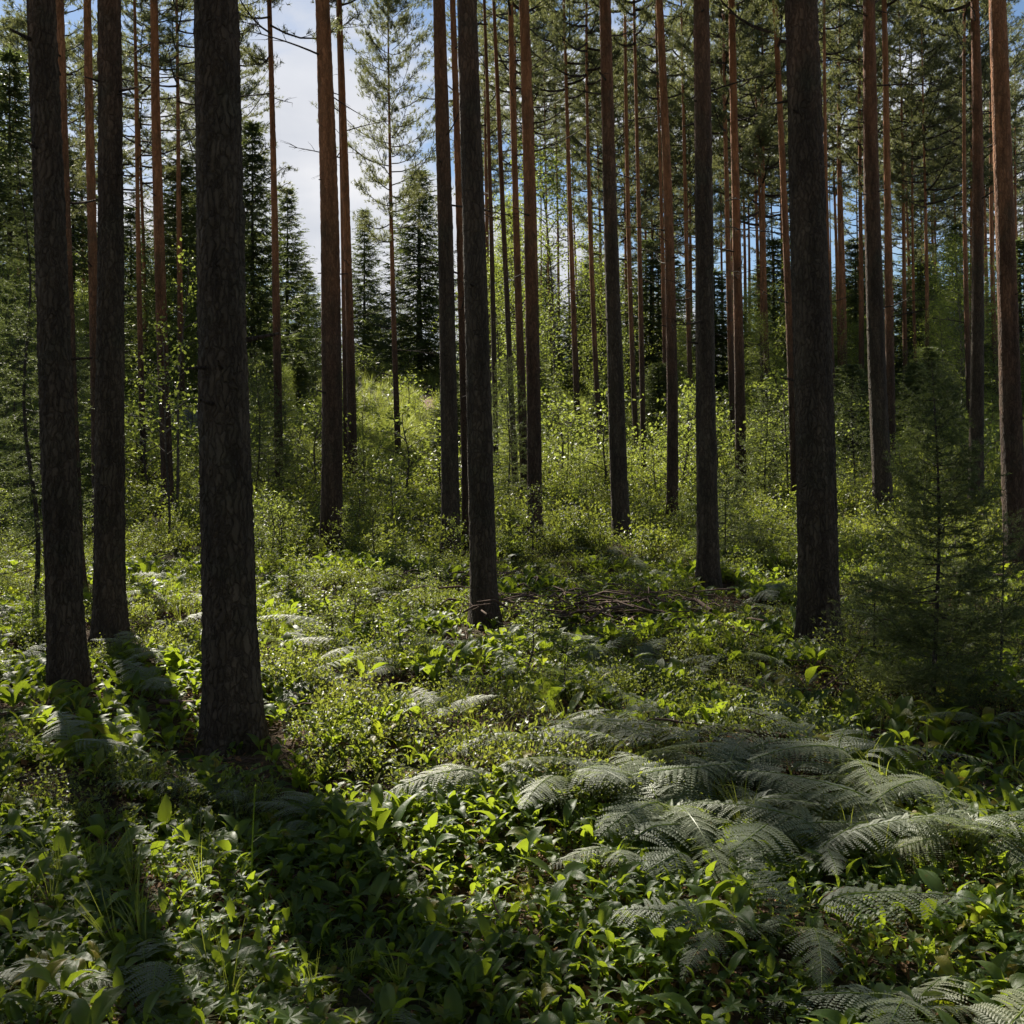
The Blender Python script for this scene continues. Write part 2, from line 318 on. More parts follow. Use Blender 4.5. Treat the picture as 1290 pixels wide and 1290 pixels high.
def trunk_mesh(name, axis, r0, H, detail, mat, seed=0, flare=.3):
    """axis(z) -> x offset; detail 2 = bark plates modelled, 1 = fairly round, 0 = far"""
    if detail == 2:
        zs = np.concatenate([np.arange(-.3, 6.2, .022), np.linspace(6.3, H, 40)]); k = 84
    elif detail == 1:
        zs = np.concatenate([np.arange(-.3, 9, .07), np.linspace(9.2, H, 25)]); k = 26
    else:
        zs = np.concatenate([np.linspace(-.4, H, 46)]); k = 10
    th = np.arange(k) * 2 * np.pi / k; Z, T = np.meshgrid(zs, th, indexing='ij')
    zc = np.maximum(Z, 0)
    rr = r0 * (1 - .86 * zc / H) * (1 + flare * np.exp(-zc / .20) * (1 + .35 * np.sin(T * 3 + seed) + .25 * np.sin(5 * T + seed * 2)))
    rr *= 1 + .03 * np.sin(2 * T + Z * .8 + seed) + .02 * np.sin(3 * T - Z * 1.7 + seed)
    if detail >= 1:
        # knots and swollen old branch collars
        for q in range(int(H * .9)):
            kz = .8 + q * 1.05 + math.sin(q * 7 + seed) * .4; kt = (q * 2.4 + seed) % 6.283
            dt = np.angle(np.exp(1j * (T - kt)))
            rr += .012 * np.exp(-((Z - kz) / .06) ** 2 - (dt / .22) ** 2) * (r0 / .15)
    if detail == 2:
        per = max(10, int(2 * np.pi * r0 / .036)); wu = .35 * np.sin(Z * 5) + .30 * np.sin(Z * 23 + 3 * T + seed) + .2 * np.sin(Z * 51 - 5 * T); wv = .5 * np.sin(4 * T + seed) + .35 * np.sin(9 * T + Z * 9) + .2 * np.sin(17 * T - Z * 21)
        f1 = worley(T / (2 * np.pi) * per + wu, Z / .125 + wv, per, seed)
        f2 = worley(T / (2 * np.pi) * per * 2 + wu * 1.7, Z / .06 + 2 * wv, per * 2, seed + 3)
        rr += .0095 * np.clip(f1 * 2.0, 0, 1) + .0055 * np.clip(f2 * 2.0, 0, 1) - .008
        rr += rng.normal(size=rr.shape) * .0013
    elif detail == 1:
        per = max(8, int(2 * np.pi * r0 / .06)); rr += .008 * np.clip(worley(T / (2 * np.pi) * per, Z / .15, per, seed) * 2.4, 0, 1) - .004
    X = axis(Z) + rr * np.cos(T); Y = .05 * np.sin(Z * .35 + seed) * (zc / 6) + rr * np.sin(T)
    V = np.stack([X, Y, Z], -1).reshape(-1, 3); n = len(zs)
    i = np.arange(n - 1)[:, None] * k; j = np.arange(k)[None]; j2 = (j + 1) % k
    Fq = np.stack([i + j, i + j2, i + k + j2, i + k + j], -1).reshape(-1, 4)
    return make_mesh(name, [(V, Fq, mat)])

# ------------------------------------------------------------ crowns
def rot_basis(d):
    d = unit(np.asarray(d, float)); r = np.array([0, 0, 1.]) if abs(d[2]) < .9 else np.array([1., 0, 0])
    a = unit(np.cross(d, r)); return d, a, np.cross(a, d)

def pine_crown(H=8.0, Rm=2.0, nb=46, needles=15, seed=0, inner=.35, thick=.036, tw=(8, 12)):
    """scots pine crown: rising limbs that carry flat pads of needle tufts"""
    woods = []; TP = []; TD = []
    for b in range(nb):
        t = (b + random.random()) / nb; t = t ** .85
        az = b * 2.4 + random.uniform(-.5, .5); z0 = t * (H - .5)
        Lb = Rm * (.50 + .75 * math.sin(math.pi * min(1, t * .8 + .18))) * random.uniform(.55, 1.15) * (1 - .55 * t ** 3)
        up = random.uniform(.05, .35) + .45 * t
        s = np.linspace(0, 1, 7); dx, dy = math.cos(az), math.sin(az); wob = random.uniform(-.25, .25)
        P = np.stack([Lb * s * dx - wob * s ** 2 * dy, Lb * s * dy + wob * s ** 2 * dx, z0 + Lb * (up * s - .10 * np.sin(s * 3.1) + .15 * s ** 2)], -1)
        woods.append((P, (thick * (1 - .8 * s) + .004) * (1.1 - .6 * t)))
        for q in range(random.randint(*tw)):
            a = random.uniform(inner, 1.0); p0 = np.array([np.interp(a, s, P[:, k]) for k in range(3)])
            az2 = az + random.choice((-1, 1)) * random.uniform(.35, 1.3); l2 = Lb * random.uniform(.16, .38) * (1.25 - .6 * a)
            d2 = np.array([math.cos(az2), math.sin(az2), random.uniform(0, .55)]); p1 = p0 + d2 * l2
            woods.append((np.stack([p0, (p0 + p1) / 2 + [0, 0, -.02], p1]), np.array([.011, .007, .004])))
            for e in range(5):
                f = random.uniform(.3, 1.05); TP.append(p0 + d2 * l2 * f + np.random.normal(size=3) * [.10, .10, .05]); TD.append(d2 + [0, 0, .7])
    TP = np.array(TP); TD = unit(np.array(TD)); n = len(TP)
    P = np.repeat(TP, needles, 0); D = np.repeat(TD, needles, 0) * .6 + rng.normal(size=(n * needles, 3)) * .75
    P = P + np.repeat(TD, needles, 0) * rng.uniform(-.05, .05, (n * needles, 1))
    V, Fc = blades(P, D, rng.uniform(.09, .15, len(P)), rng.uniform(.013, .02, len(P)))
    W, Wf = tubes(woods, 3)
    return make_mesh('pine_crown', [(W, Wf, M_TWIG), (V, Fc, M_NEEDLE)], False)

def spruce_mesh(H=10, Rm=1.8, whorls=34, per=6, twig=.16, step=.11, thin=1.0, droop=.35, bottom=.04, width=.022, needle=None):
    """spruce boughs: whorls of drooping branches hung with twigs; returns (branch, needle) arrays"""
    woods = []; TP = []; TD = []; TL = []
    for w in range(whorls):
        t = bottom + (1 - bottom) * ((w + random.random() * .6) / whorls); z0 = t * H
        Lm = Rm * (1 - t) ** .82 + .05
        for b in range(per):
            if random.random() < .10: continue
            az = w * 1.1 + b * 2 * math.pi / per + random.uniform(-.35, .35); Lb = Lm * random.uniform(.6, 1.12)
            s = np.linspace(0, 1, 6); dr = droop * random.uniform(.6, 1.3) * (1 - .9 * t)
            P = np.stack([Lb * s * math.cos(az), Lb * s * math.sin(az), z0 + Lb * (.25 * t * s - dr * np.sin(s * 2.0) + .25 * s ** 3)], -1)
            woods.append((P, (.012 + .008 * H / 8) * (1 - .85 * s) * (1 - .6 * t) + .0015))
            nq = max(3, int(Lb / step))
            for q in range(nq):
                a = (q + random.random()) / nq * .88 + .12; p0 = np.array([np.interp(a, s, P[:, k]) for k in range(3)])
                for sd in (-1, 1):
                    az2 = az + sd * random.uniform(.5, 1.2); l2 = twig * random.uniform(.5, 1.3) * (1.25 - .7 * a) * (1 + Lb * .5)
                    TP.append(p0); TD.append([math.cos(az2), math.sin(az2), random.uniform(-.75, .1)]); TL.append(l2)
            TP.append(P[-1]); TD.append([math.cos(az), math.sin(az), .1]); TL.append(twig)
    TP.append(np.array([0, 0, H - .3])); TD.append([0, 0, 1.]); TL.append(.3)
    TP, TD, TL = np.array(TP), unit(np.array(TD)), np.array(TL)
    W, Wf = tubes(woods, 3)
    if needle is None:
        V, Fc = blades(np.repeat(TP, 3, 0), np.repeat(TD, 3, 0) + rng.normal(size=(3 * len(TP), 3)) * .22, np.repeat(TL, 3) * rng.uniform(.7, 1.1, 3 * len(TP)), width * rng.uniform(.7, 1.5, 3 * len(TP)))
        X = rng.integers(0, len(TP), len(TP) * 3); f = rng.random((len(X), 1))
        V2, F2 = blades(TP[X] + TD[X] * TL[X][:, None] * f, TD[X] * .5 + rng.normal(size=(len(X), 3)) * .5 + [0, 0, -.2], TL[X] * .45, width)
        V, Fc = np.concatenate([V, V2]), np.concatenate([Fc, F2 + len(V)])
    else:
        nn, nl, nw = needle
        f = np.tile(np.linspace(0, 1, nn), len(TP)); TPr, TDr, TLr = (np.repeat(a, nn, 0) for a in (TP, TD, TL))
        P = TPr + TDr * (TLr * f)[:, None]
        V, Fc = blades(P, TDr * .7 + rng.normal(size=P.shape) * .65, nl * rng.uniform(.7, 1.2, len(P)), nw)
    return W, Wf, V, Fc

def leafy_mesh(H=2.0, Rm=.6, nb=16, leaves=700, size=.045, shape=.5, mat=None, spread=.12, low=.15, bend=.2, lift=.8):
    """stem + foliage of a broad-leaved sapling or small tree"""
    mat = mat or M_BIRCH
    s = np.linspace(0, 1, 9); bx, by = random.uniform(-bend, bend), random.uniform(-bend, bend)
    S = np.stack([bx * s ** 2 * H * .4 + .02 * np.sin(s * 9), by * s ** 2 * H * .4, H * s * .97], -1)
    stem = [(S, (.007 + .0045 * H) * (1 - .85 * s) + .0015)]; segs = []
    for b in range(nb):
        t = low + (1 - low) * (b + random.random()) / nb; p0 = np.array([np.interp(t, s, S[:, k]) for k in range(3)])
        az = b * 2.4 + random.uniform(-.4, .4); prof = math.sin(math.pi * min(1, max(0.05, (t - low * .6) ** shape))) * .8 + .25
        Lb = Rm * prof * random.uniform(.6, 1.15); u = np.linspace(0, 1, 5)
        P = p0 + np.stack([Lb * u * math.cos(az), Lb * u * math.sin(az), Lb * (lift * u - .45 * u ** 2)], -1)
        stem.append((P, (.003 + .0016 * H) * (1 - .8 * u) + .001)); segs.append((P[1], P[3])); segs.append((P[2], P[4]))
        for q in range(3):
            k = random.randint(1, 4); az2 = az + random.uniform(-1.2, 1.2); l2 = Lb * random.uniform(.25, .5)
            p1 = P[k] + np.array([math.cos(az2), math.sin(az2), random.uniform(-.2, .6)]) * l2
            stem.append((np.stack([P[k], (P[k] + p1) / 2, p1]), np.array([.003, .002, .001]) * (1 + H * .15))); segs.append((P[k], p1))
    A = np.array([a for a, b in segs]); B = np.array([b for a, b in segs]); k = rng.integers(0, len(A), leaves)
    P = A[k] + (B[k] - A[k]) * rng.uniform(.1, 1.1, (leaves, 1)) + rng.normal(size=(leaves, 3)) * spread * Rm
    D = rng.normal(size=(leaves, 3)) + [0, 0, -.25]; Nn = rng.normal(size=(leaves, 3)) * .7 + [0, 0, 1]
    sz = size * rng.uniform(.6, 1.25, leaves); V, Fc = diamonds(P, D, Nn, sz, sz * .72, .14)
    W, Wf = tubes(stem, 5)
    return make_mesh('stem', [(W, Wf, M_BBARK)]), make_mesh('foliage', [(V, Fc, mat)], False)

def dead_branch_mesh(Ln):
    s = np.linspace(0, 1, 7); w = random.uniform(-.3, .3)
    P = np.stack([Ln * s, w * Ln * s ** 2, Ln * (-.15 * s + .3 * s ** 2 * random.uniform(-.5, 1.2))], -1); lst = [(P, .014 * (1 - .8 * s) + .003)]
    for q in range(random.randint(3, 7)):
        k = random.randint(2, 6); d = np.array([random.uniform(.3, 1), random.uniform(-1, 1), random.uniform(-.4, .5)]) * Ln * random.uniform(.15, .4)
        lst.append((np.stack([P[k], P[k] + d * .5 + [0, 0, .02], P[k] + d]), np.array([.006, .004, .002])))
    W, Wf = tubes(lst, 4); return make_mesh('dead_branch', [(W, Wf, M_TWIG)])

CROWNS = [pine_crown(random.uniform(7, 9.5), random.uniform(1.6, 2.3), 50, 15, i) for i in range(7)]
CROWNS += [pine_crown(8.6, 2.9, 64, 14, 8, .14, .024, (13, 18)), pine_crown(8.6, 2.5, 56, 14, 9, .14, .022, (13, 18))]
STUBS = []
for _q in range(5):
    _l = random.uniform(.06, .2); _s = np.linspace(0, 1, 4); STUBS.append(make_mesh('stub', [(*tube(np.stack([_l * _s, random.uniform(-.02, .02) * _s, _l * random.uniform(-.2, .4) * _s], -1), .014 * (1 - .5 * _s), 6), M_TWIG)]))
DEAD = [dead_branch_mesh(random.uniform(.5, 1.7)) for i in range(8)]

PINE_DARK, PINE_RED = M_BARK, M_BARK_RED
def pine(xt, xm, xb, yb, wpx, label, red=False, H=None, crown=True, crown_at=None, name='pine_tree', cat='pine tree', group='pines standing in the forest', dist=None, nd=None, crown_scale=1., ci=None):
    """a pine whose trunk passes through three spots of the photograph (top edge, y=430, base)"""
    if dist is None: X, Y = ray_ground(xb, yb)
    else: Y = dist; X = (xb - CX) / F_PX * Y
    zb = float(ground(X, Y)); r0 = wpx * Y / F_PX / 2 * .93
    H = H or random.uniform(17, 20)
    zt = EYE + HORIZON / F_PX * Y - zb; zm = EYE + (HORIZON - 430) / F_PX * Y - zb
    XT = (xt - xb) / F_PX * Y; XM = (xm - xb) / F_PX * Y
    A = np.array([[zm, zm * zm], [zt, zt * zt]]); c = np.linalg.solve(A, np.array([XM, XT]))
    def axis(z):
        z = np.asarray(z, float); zz = np.clip(z, 0, zt); v = c[0] * zz + c[1] * zz * zz
        slope = np.clip(c[0] + 2 * c[1] * zt, -.05, .05)
        return v + (z - zz) * np.where(z > zt, slope, c[0])
    t = thing(name, label, cat, (X, Y, zb), 0, group)
    detail = 2 if wpx > 36 else (1 if wpx > 11 else 0); seed = xb * .37
    link('trunk', trunk_mesh('trunk', axis, r0, H, detail, PINE_RED if red else PINE_DARK, seed, .34 if detail else .15), t)
    ca = crown_at if crown_at else H - random.uniform(7.2, 8.8)
    if crown:
        m = CROWNS[random.randrange(7) if ci is None else ci]; cw = float(np.clip(r0 / .135, .5, 1.15)) if Y < 36 else 1.; sc = (H - ca + .3) / max(v.co.z for v in (m.vertices[i] for i in range(0, len(m.vertices), 97)))
        link('crown', m, t, (float(axis(ca)), 0, ca), (0, 0, random.uniform(0, 6.28)), (sc * crown_scale * cw, sc * crown_scale * cw, sc))
    n = nd if nd is not None else (random.randint(3, 6) if Y > 10 else 2)
    for i in range(n):
        z = random.uniform(.32, 1.0) * ca if Y > 10 else random.uniform(.7, 1) * ca
        rz = r0 * (1 - .86 * z / H)
        a = random.uniform(0, 6.28)
        link('dead_branch', DEAD[random.randrange(len(DEAD))], t, (float(axis(z)) + math.cos(a) * rz * .7, math.sin(a) * rz * .7, z), (0, random.uniform(-.5, .1), a), random.uniform(.6, 1.1))
    if Y < 20:                                            # short snapped stubs of old branches
        for i in range(random.randint(4, 7)):
            z = random.uniform(1.3, min(zt, 7)); rz = r0 * (1 - .86 * z / H); a = random.uniform(0, 6.28)
            link('stub', STUBS[random.randrange(5)], t, (float(axis(z)) + math.cos(a) * rz * .9, math.sin(a) * rz * .9 + .05 * math.sin(z * .35 + seed) * z / 6, z), (0, 0, a), random.uniform(.7, 1.2))
    return t

# top x, x at y=430, base x, base y, width, label
PINES = [
 (49, 67, 86, 878, 47, 'dark grey thick trunk in the left foreground, furthest left of the thick ones', 0),
 (73, 88, 101, 745, 14, 'slim reddish trunk peeping out behind the right edge of the leftmost thick trunk', 1),
 (112, 119, 124, 700, 15, 'slim orange trunk half hidden behind the left side of the second thick dark trunk', 1),
 (136, 138, 137, 806, 40, 'straight dark thick trunk between the leftmost one and the nearest thickest one', 0),
 (194, 205, 212, 652, 17, 'orange barked slim trunk just left of the thickest trunk, leaf spray beside it', 1),
 (168, 177, 182, 617, 9, 'very thin straight trunk between the second thick trunk and the orange barked one', 1),
 (272, 280, 293, 944, 73, 'thickest and nearest trunk, dark cracked bark, rising from sunlit herbs left of centre', 0),
 (338, 349, 352, 632, 12, 'thin brown trunk alone just right of the thickest trunk, against bright cloud', 1),
 (406, 418, 417, 697, 31, 'stout reddish brown trunk on the left edge of the open sky gap', 1),
 (428, 441, 445, 612, 13, 'thin orange trunk close to the right of the stout one by the sky gap', 1),
 (424, 434, 436, 600, 7, 'very thin trunk squeezed between the stout and the thin orange one by the gap', 1),
 (553, 564, 568, 702, 26, 'mid-sized dark trunk, left one of the tight pair in the centre', 0),
 (570, 583, 588, 690, 12, 'slim orange trunk squeezed between the two dark trunks of the central pair', 1),
 (588, 601, 611, 792, 36, 'dark trunk in the centre with brushwood lying round its foot', 0),
 (610, 622, 625, 602, 8, 'thin mossy trunk first to the right of the central pair', 0),
 (622, 641, 650, 622, 9, 'thin leaning trunk with a bent foot second to the right of the central pair', 0),
 (643, 655, 662, 628, 12, 'slim trunk hugging the left side of the brown trunk with leaves at its foot', 1),
 (660, 671, 674, 682, 21, 'mid-sized brown trunk with leafy twigs climbing its foot, right of the central pair', 1),
 (710, 724, 729, 567, 9, 'thin far trunk in front of pale birch leaves, left of the two in that gap', 1),
 (739, 749, 757, 577, 8, 'thin far trunk in front of pale birch leaves, right of the two in that gap', 1),
 (762, 774, 783, 684, 24, 'mid-sized trunk with a flared foot beside reddish dead fern', 0),
 (787, 796, 803, 592, 8, 'left one of two thin parallel orange trunks right of the flared trunk', 1),
 (799, 808, 811, 602, 8, 'right one of two thin parallel orange trunks right of the flared trunk', 1),
 (831, 846, 847, 657, 16, 'slender reddish trunk leaning left, midway between the flared trunk and a dark one', 1),
 (826, 837, 840, 562, 7, 'very thin red stem half hidden behind the slender left leaning trunk', 1),
 (859, 868, 872, 545, 8, 'thin orange trunk just left of the straight dark trunk right of centre', 1),
 (883, 888, 892, 740, 30, 'straight dark trunk right of centre standing among bilberry', 0),
 (912, 920, 925, 575, 10, 'slim trunk, left and farther one of a touching pair beside the straight dark trunk', 1),
 (921, 931, 934, 636, 15, 'slim trunk, right and nearer one of a touching pair beside the straight dark trunk', 1),
 (950, 958, 962, 532, 7, 'thin far trunk alone in the gap left of the big right-hand trunk', 1),
 (985, 987, 989, 530, 6, 'thinnest far stem almost touching the orange trunk beside the big right-hand trunk', 1),
 (975, 996, 1003, 645, 12, 'orange trunk leaning left whose foot hides behind the big right-hand trunk', 1),
 (1010, 1023, 1033, 823, 56, 'big dark cracked trunk right of centre, second nearest of all', 0),
 (1037, 1047, 1052, 560, 8, 'thin lit trunk tight against the right side of the big right-hand trunk', 1),
 (1057, 1062, 1066, 545, 9, 'thin reddish trunk second to the right of the big right-hand trunk', 1),
 (1096, 1103, 1114, 658, 27, 'stout dark trunk with reddish top right of the big trunk, broken stub at its foot', 0),
 (1112, 1121, 1123, 602, 13, 'orange sunlit trunk touching the right side of the stout dark one', 1),
 (1138, 1149, 1153, 520, 7, 'thin far orange stem behind the dark young spruce, left of three', 1),
 (1155, 1166, 1170, 519, 5, 'thin far orange stem behind the dark young spruce, middle of three', 1),
 (1172, 1180, 1184, 515, 6, 'thin far orange stem behind the dark young spruce, right of three', 1),
 (1213, 1219, 1222, 560, 8, 'slim trunk half hidden behind the left edge of the grey brown trunk', 1),
 (1227, 1231, 1229, 642, 20, 'grey brown trunk second from the right border among the stout ones', 0),
 (1254, 1270, 1281, 720, 31, 'stout trunk at the right border with bright sunlit left edge', 1),
 (1245, 1253, 1256, 530, 8, 'thin sunlit orange stem just left of the stout trunk at the right border', 1),
 (1236, 1244, 1246, 520, 6, 'thin dim stem between the grey brown trunk and the sunlit thin one', 1),
]
MARKS = [(-60, 'left border'), (86, 'leftmost thick trunk'), (137, 'second thick trunk'), (208, 'orange barked trunk'), (285, 'thickest trunk'), (352, 'lone brown trunk'),
         (418, 'sky-gap trunk'), (500, 'layered pine'), (567, 'central pair'), (606, 'central pair'), (673, 'leafy-footed trunk'), (727, 'thin far trunk'),
         (780, 'flared trunk'), (846, 'slender leaning trunk'), (890, 'straight dark trunk'), (960, 'thin far trunk'), (1028, 'big right trunk'), (1110, 'stout dark trunk'),
         (1178, 'young spruce'), (1228, 'grey brown trunk'), (1272, 'border trunk'), (1400, 'right border')]
def gap(px):
    for (a, na), (b, nb_) in zip(MARKS, MARKS[1:]):
        if px < b:
            if 'border' in na and a < 0: return 'between the left border and the leftmost thick trunk'
            if b > 1300: return 'right of the stout trunk at the right border'
            return 'within the central pair' if na == nb_ else 'between the %s and the %s' % (na, nb_)
    return 'at the right border'
BASES = []
for (xt, xm, xb, yb, w, lab, red) in PINES:
    wide = xb in (352, 445, 436, 212, 124)          # crowns that keep the right foreground in shade
    o = pine(xt, xm, xb, yb, w, lab, bool(red), H={124: 18.5, 182: 16.5, 212: 19.5, 352: 18}.get(xb), crown_at={124: 10.3, 182: 11.8, 212: 12.4, 352: 9}.get(xb), crown_scale=.62 if xb == 124 else 1.05 if wide else 1., ci=(7 if xb % 2 else 8) if wide else None); BASES.append((o.location.x, o.location.y, w))
# the pine whose whole crown shows in the open gap
o = pine(488, 497, 502, 582, 9, 'lone slim pine in the sky gap whose whole layered crown shows against the clouds', True, H=13.2, crown_at=6.0, nd=5, crown_scale=1.0, ci=8)
BASES.append((o.location.x, o.location.y, 9))

# slim pines far behind: one group per stretch of forest
FAR = [('far slim pine in the thick stand left of the thickest trunk', -10, 330, 12),
       ('far slim pine behind the gap between the central pair and the flared trunk', 590, 765, 14),
       ('far slim pine in the thick stand between the flared trunk and the big right-hand trunk', 770, 1000, 24),
       ('far slim pine in the thick stand between the big right-hand trunk and the right border', 1045, 1300, 26)]
for lab, x0, x1, n in FAR:
    for i in range(n):
        xb = x0 + (x1 - x0) * (i + random.random()) / n; Y = random.uniform(38, 72) if x0 > 0 else random.uniform(34, 50); w = random.uniform(.13, .26) * F_PX / Y
        xm = xb + random.uniform(-4, 1); H = random.uniform(14, 20); lab2 = 'far slim pine ' + gap(xm - 4)
        pine(xm + random.uniform(-14, -4), xm, xb, 0, w, lab2, True, H=H, dist=Y, group=lab2.replace('pine', 'pines'), nd=2, crown_at=H - random.uniform(6, 9), crown_scale=random.uniform(.7, 1.0) + (.25 if x0 < 0 else .1))
# pines added outside the frame on the sunny side to throw the dappled shade
for X, Y in ((-10.4, 18.6), (-9.6, 16.2), (-11.8, 21.5), (-12.5, 14.5), (-16, 19), (-9.6, 10.5), (-19, 13), (-15, 26), (-20, 27), (-7.0, 5.0), (12, 13), (15.5, 19), (7, 4.5), (-24, 20), (-23, 35)):
    px = CX + X / Y * F_PX; w = .3 * F_PX / Y
    pine(px - 10, px, px, 0, min(w, 30), 'unseen pine added beyond the edge of the view to cast shade', False, dist=Y, group='added shade pines beyond the edge of the view')

# pines added behind and beside the viewpoint to hold back sky light
def rear_shade_pine(X, Y):
    t = thing('pine_tree', 'unseen pine added behind the viewpoint to dim the sky light', 'pine tree', (X, Y, float(ground(X, Y))), random.uniform(0, 6.28), 'added shade pines behind the viewpoint')
    link('trunk', REAR, t); m = CROWNS[random.randrange(len(CROWNS))]; link('crown', m, t, (0, 0, 9.2), (0, 0, random.uniform(0, 6)), 1.15)
REAR = trunk_mesh('trunk', lambda z: 0 * np.asarray(z, float), .15, 18.5, 0, PINE_DARK, 1.)
for X, Y in ((-3, -4), (2.5, -6), (-7, -7), (6.5, -3), (8, -10), (-1, -11), (-11, -2), (-12, -12), (3.5, -16), (13, -5), (-6, -17), (14, -15), (-17, -8), (9, -22), (-2, -24), (-13, -21), (11, 2), (-14, 5), (19, 4), (18, -10)): rear_shade_pine(X, Y)

# ------------------------------------------------------------ spruces
def spruce_tree(X, Y, H, W, label, group=None, cat='spruce', name='spruce_tree', trunk_r=None):
    t = thing(name, label, cat, (X, Y, float(ground(X, Y))), random.uniform(0, 6.28), group)
    vmesh = SPRUCES[random.randrange(len(SPRUCES))]
    link('trunk', STRUNK, t, (0, 0, 0), (0, 0, 0), (W / 2.0, W / 2.0, H / 10)); link('crown', vmesh, t, (0, 0, 0), (0, 0, 0), (W / 2.0, W / 2.0, H / 10))
    return t
SPRUCES = []
for i in range(5):
    W_, Wf_, V_, F_ = spruce_mesh(10, 1.9, 46, 7, .30, .12, width=.034, droop=.5); SPRUCES.append(make_mesh('spruce_crown', [(W_, Wf_, M_SBARK), (V_, F_, M_SPRUCE)], False))
s_ = np.linspace(0, 1, 12); V_, F_ = tube(np.stack([0 * s_, 0 * s_, -.3 + 10 * s_], -1), .11 * (1 - .95 * s_) + .004, 8); STRUNK = make_mesh('spruce_trunk', [(V_, F_, M_SBARK)])
def at(px, Y): return (px - CX) / F_PX * Y, Y
for px, ytop, Y, W, lab in [
  (318, 150, 44, 2.6, 'dark spruce on the left flank of the bright gap, just right of the thickest trunk'),
  (362, 235, 52, 2.4, 'pointed spruce against the bright cloud between the lone brown trunk and the stout one'),
  (388, 340, 62, 2.4, 'small far spruce just left of the stout trunk by the sky gap'),
  (459, 262, 62, 2.2, 'narrow far spruce standing alone in the sky gap, left of the lone layered pine'),
  (528, 212, 60, 4.0, 'broad dark spruce right of the lone layered pine, touching the central pair'),
  (475, 385, 85, 3.0, 'low distant spruce behind the meadow crest, left one of two'),
  (508, 395, 88, 3.2, 'low distant spruce behind the meadow crest, right one of two'),
  (12, 60, 30, 2.6, 'tall grey green spruce filling the upper left corner'),
  (228, 200, 38, 3.0, 'tall dark spruce seen between the orange barked trunk and the thickest trunk'),
  (92, 190, 42, 2.8, 'dark spruce seen between the two leftmost thick trunks'),
  (165, 260, 46, 2.8, 'dark spruce behind the very thin trunk on the left'),
  (645, 260, 55, 2.6, 'dark spruce behind the slim trunks right of the central pair'),
  (742, 330, 50, 2.8, 'dark spruce with its foot in black shade behind the two thin far trunks'),
  (820, 300, 48, 3.0, 'dark spruce behind the slender left leaning trunk'),
  (900, 340, 44, 3.0, 'dark spruce behind the straight dark trunk'),
  (975, 300, 50, 3.0, 'dark spruce left of the big right-hand trunk'),
  (1078, 300, 52, 3.0, 'dark spruce between the big right-hand trunk and the stout dark one'),
  (1160, 330, 48, 3.2, 'dark spruce behind the three thin far stems'),
  (1205, 280, 54, 3.0, 'dark spruce left of the grey brown trunk near the right border'),
  (1285, 300, 46, 3.2, 'dark spruce at the right border behind the stout trunk')]:
    X, Y = at(px, Y); g = float(ground(X, Y)); Ht = EYE + (HORIZON - ytop) / F_PX * Y - g
    spruce_tree(X, Y, Ht, W, lab, 'spruces behind the pines')
# a closed wood on the skyline
for lab, x0, x1, n, hh in (('distant spruce in the dark wood wall behind the left trunks', -30, 330, 12, (9, 13)), ('distant spruce in the dark wood wall behind the right half', 600, 1330, 18, (7, 11))):
    for i in range(n):
        px = x0 + (x1 - x0) * (i + random.random()) / n; Y = random.uniform(62, 95); X, Y = at(px, Y)
        lab2 = 'distant spruce in the wood wall ' + gap(px); spruce_tree(X, Y, random.uniform(*hh), random.uniform(3, 4.4), lab2, lab2.replace('spruce', 'spruces'))

for X, Y in ((-6, -20), (0, -26), (7, -24), (13, -20), (-13, -16), (-19, -10), (19, -14), (-22, 0), (22, 0), (-4, -32), (5, -33), (23, 12)):  # unseen spruces added round the viewpoint to close off more of the sky light
    spruce_tree(X, Y, random.uniform(9, 14), random.uniform(3.4, 4.4), 'unseen spruce added behind the viewpoint to dim the sky light', 'added shade spruces behind the viewpoint')
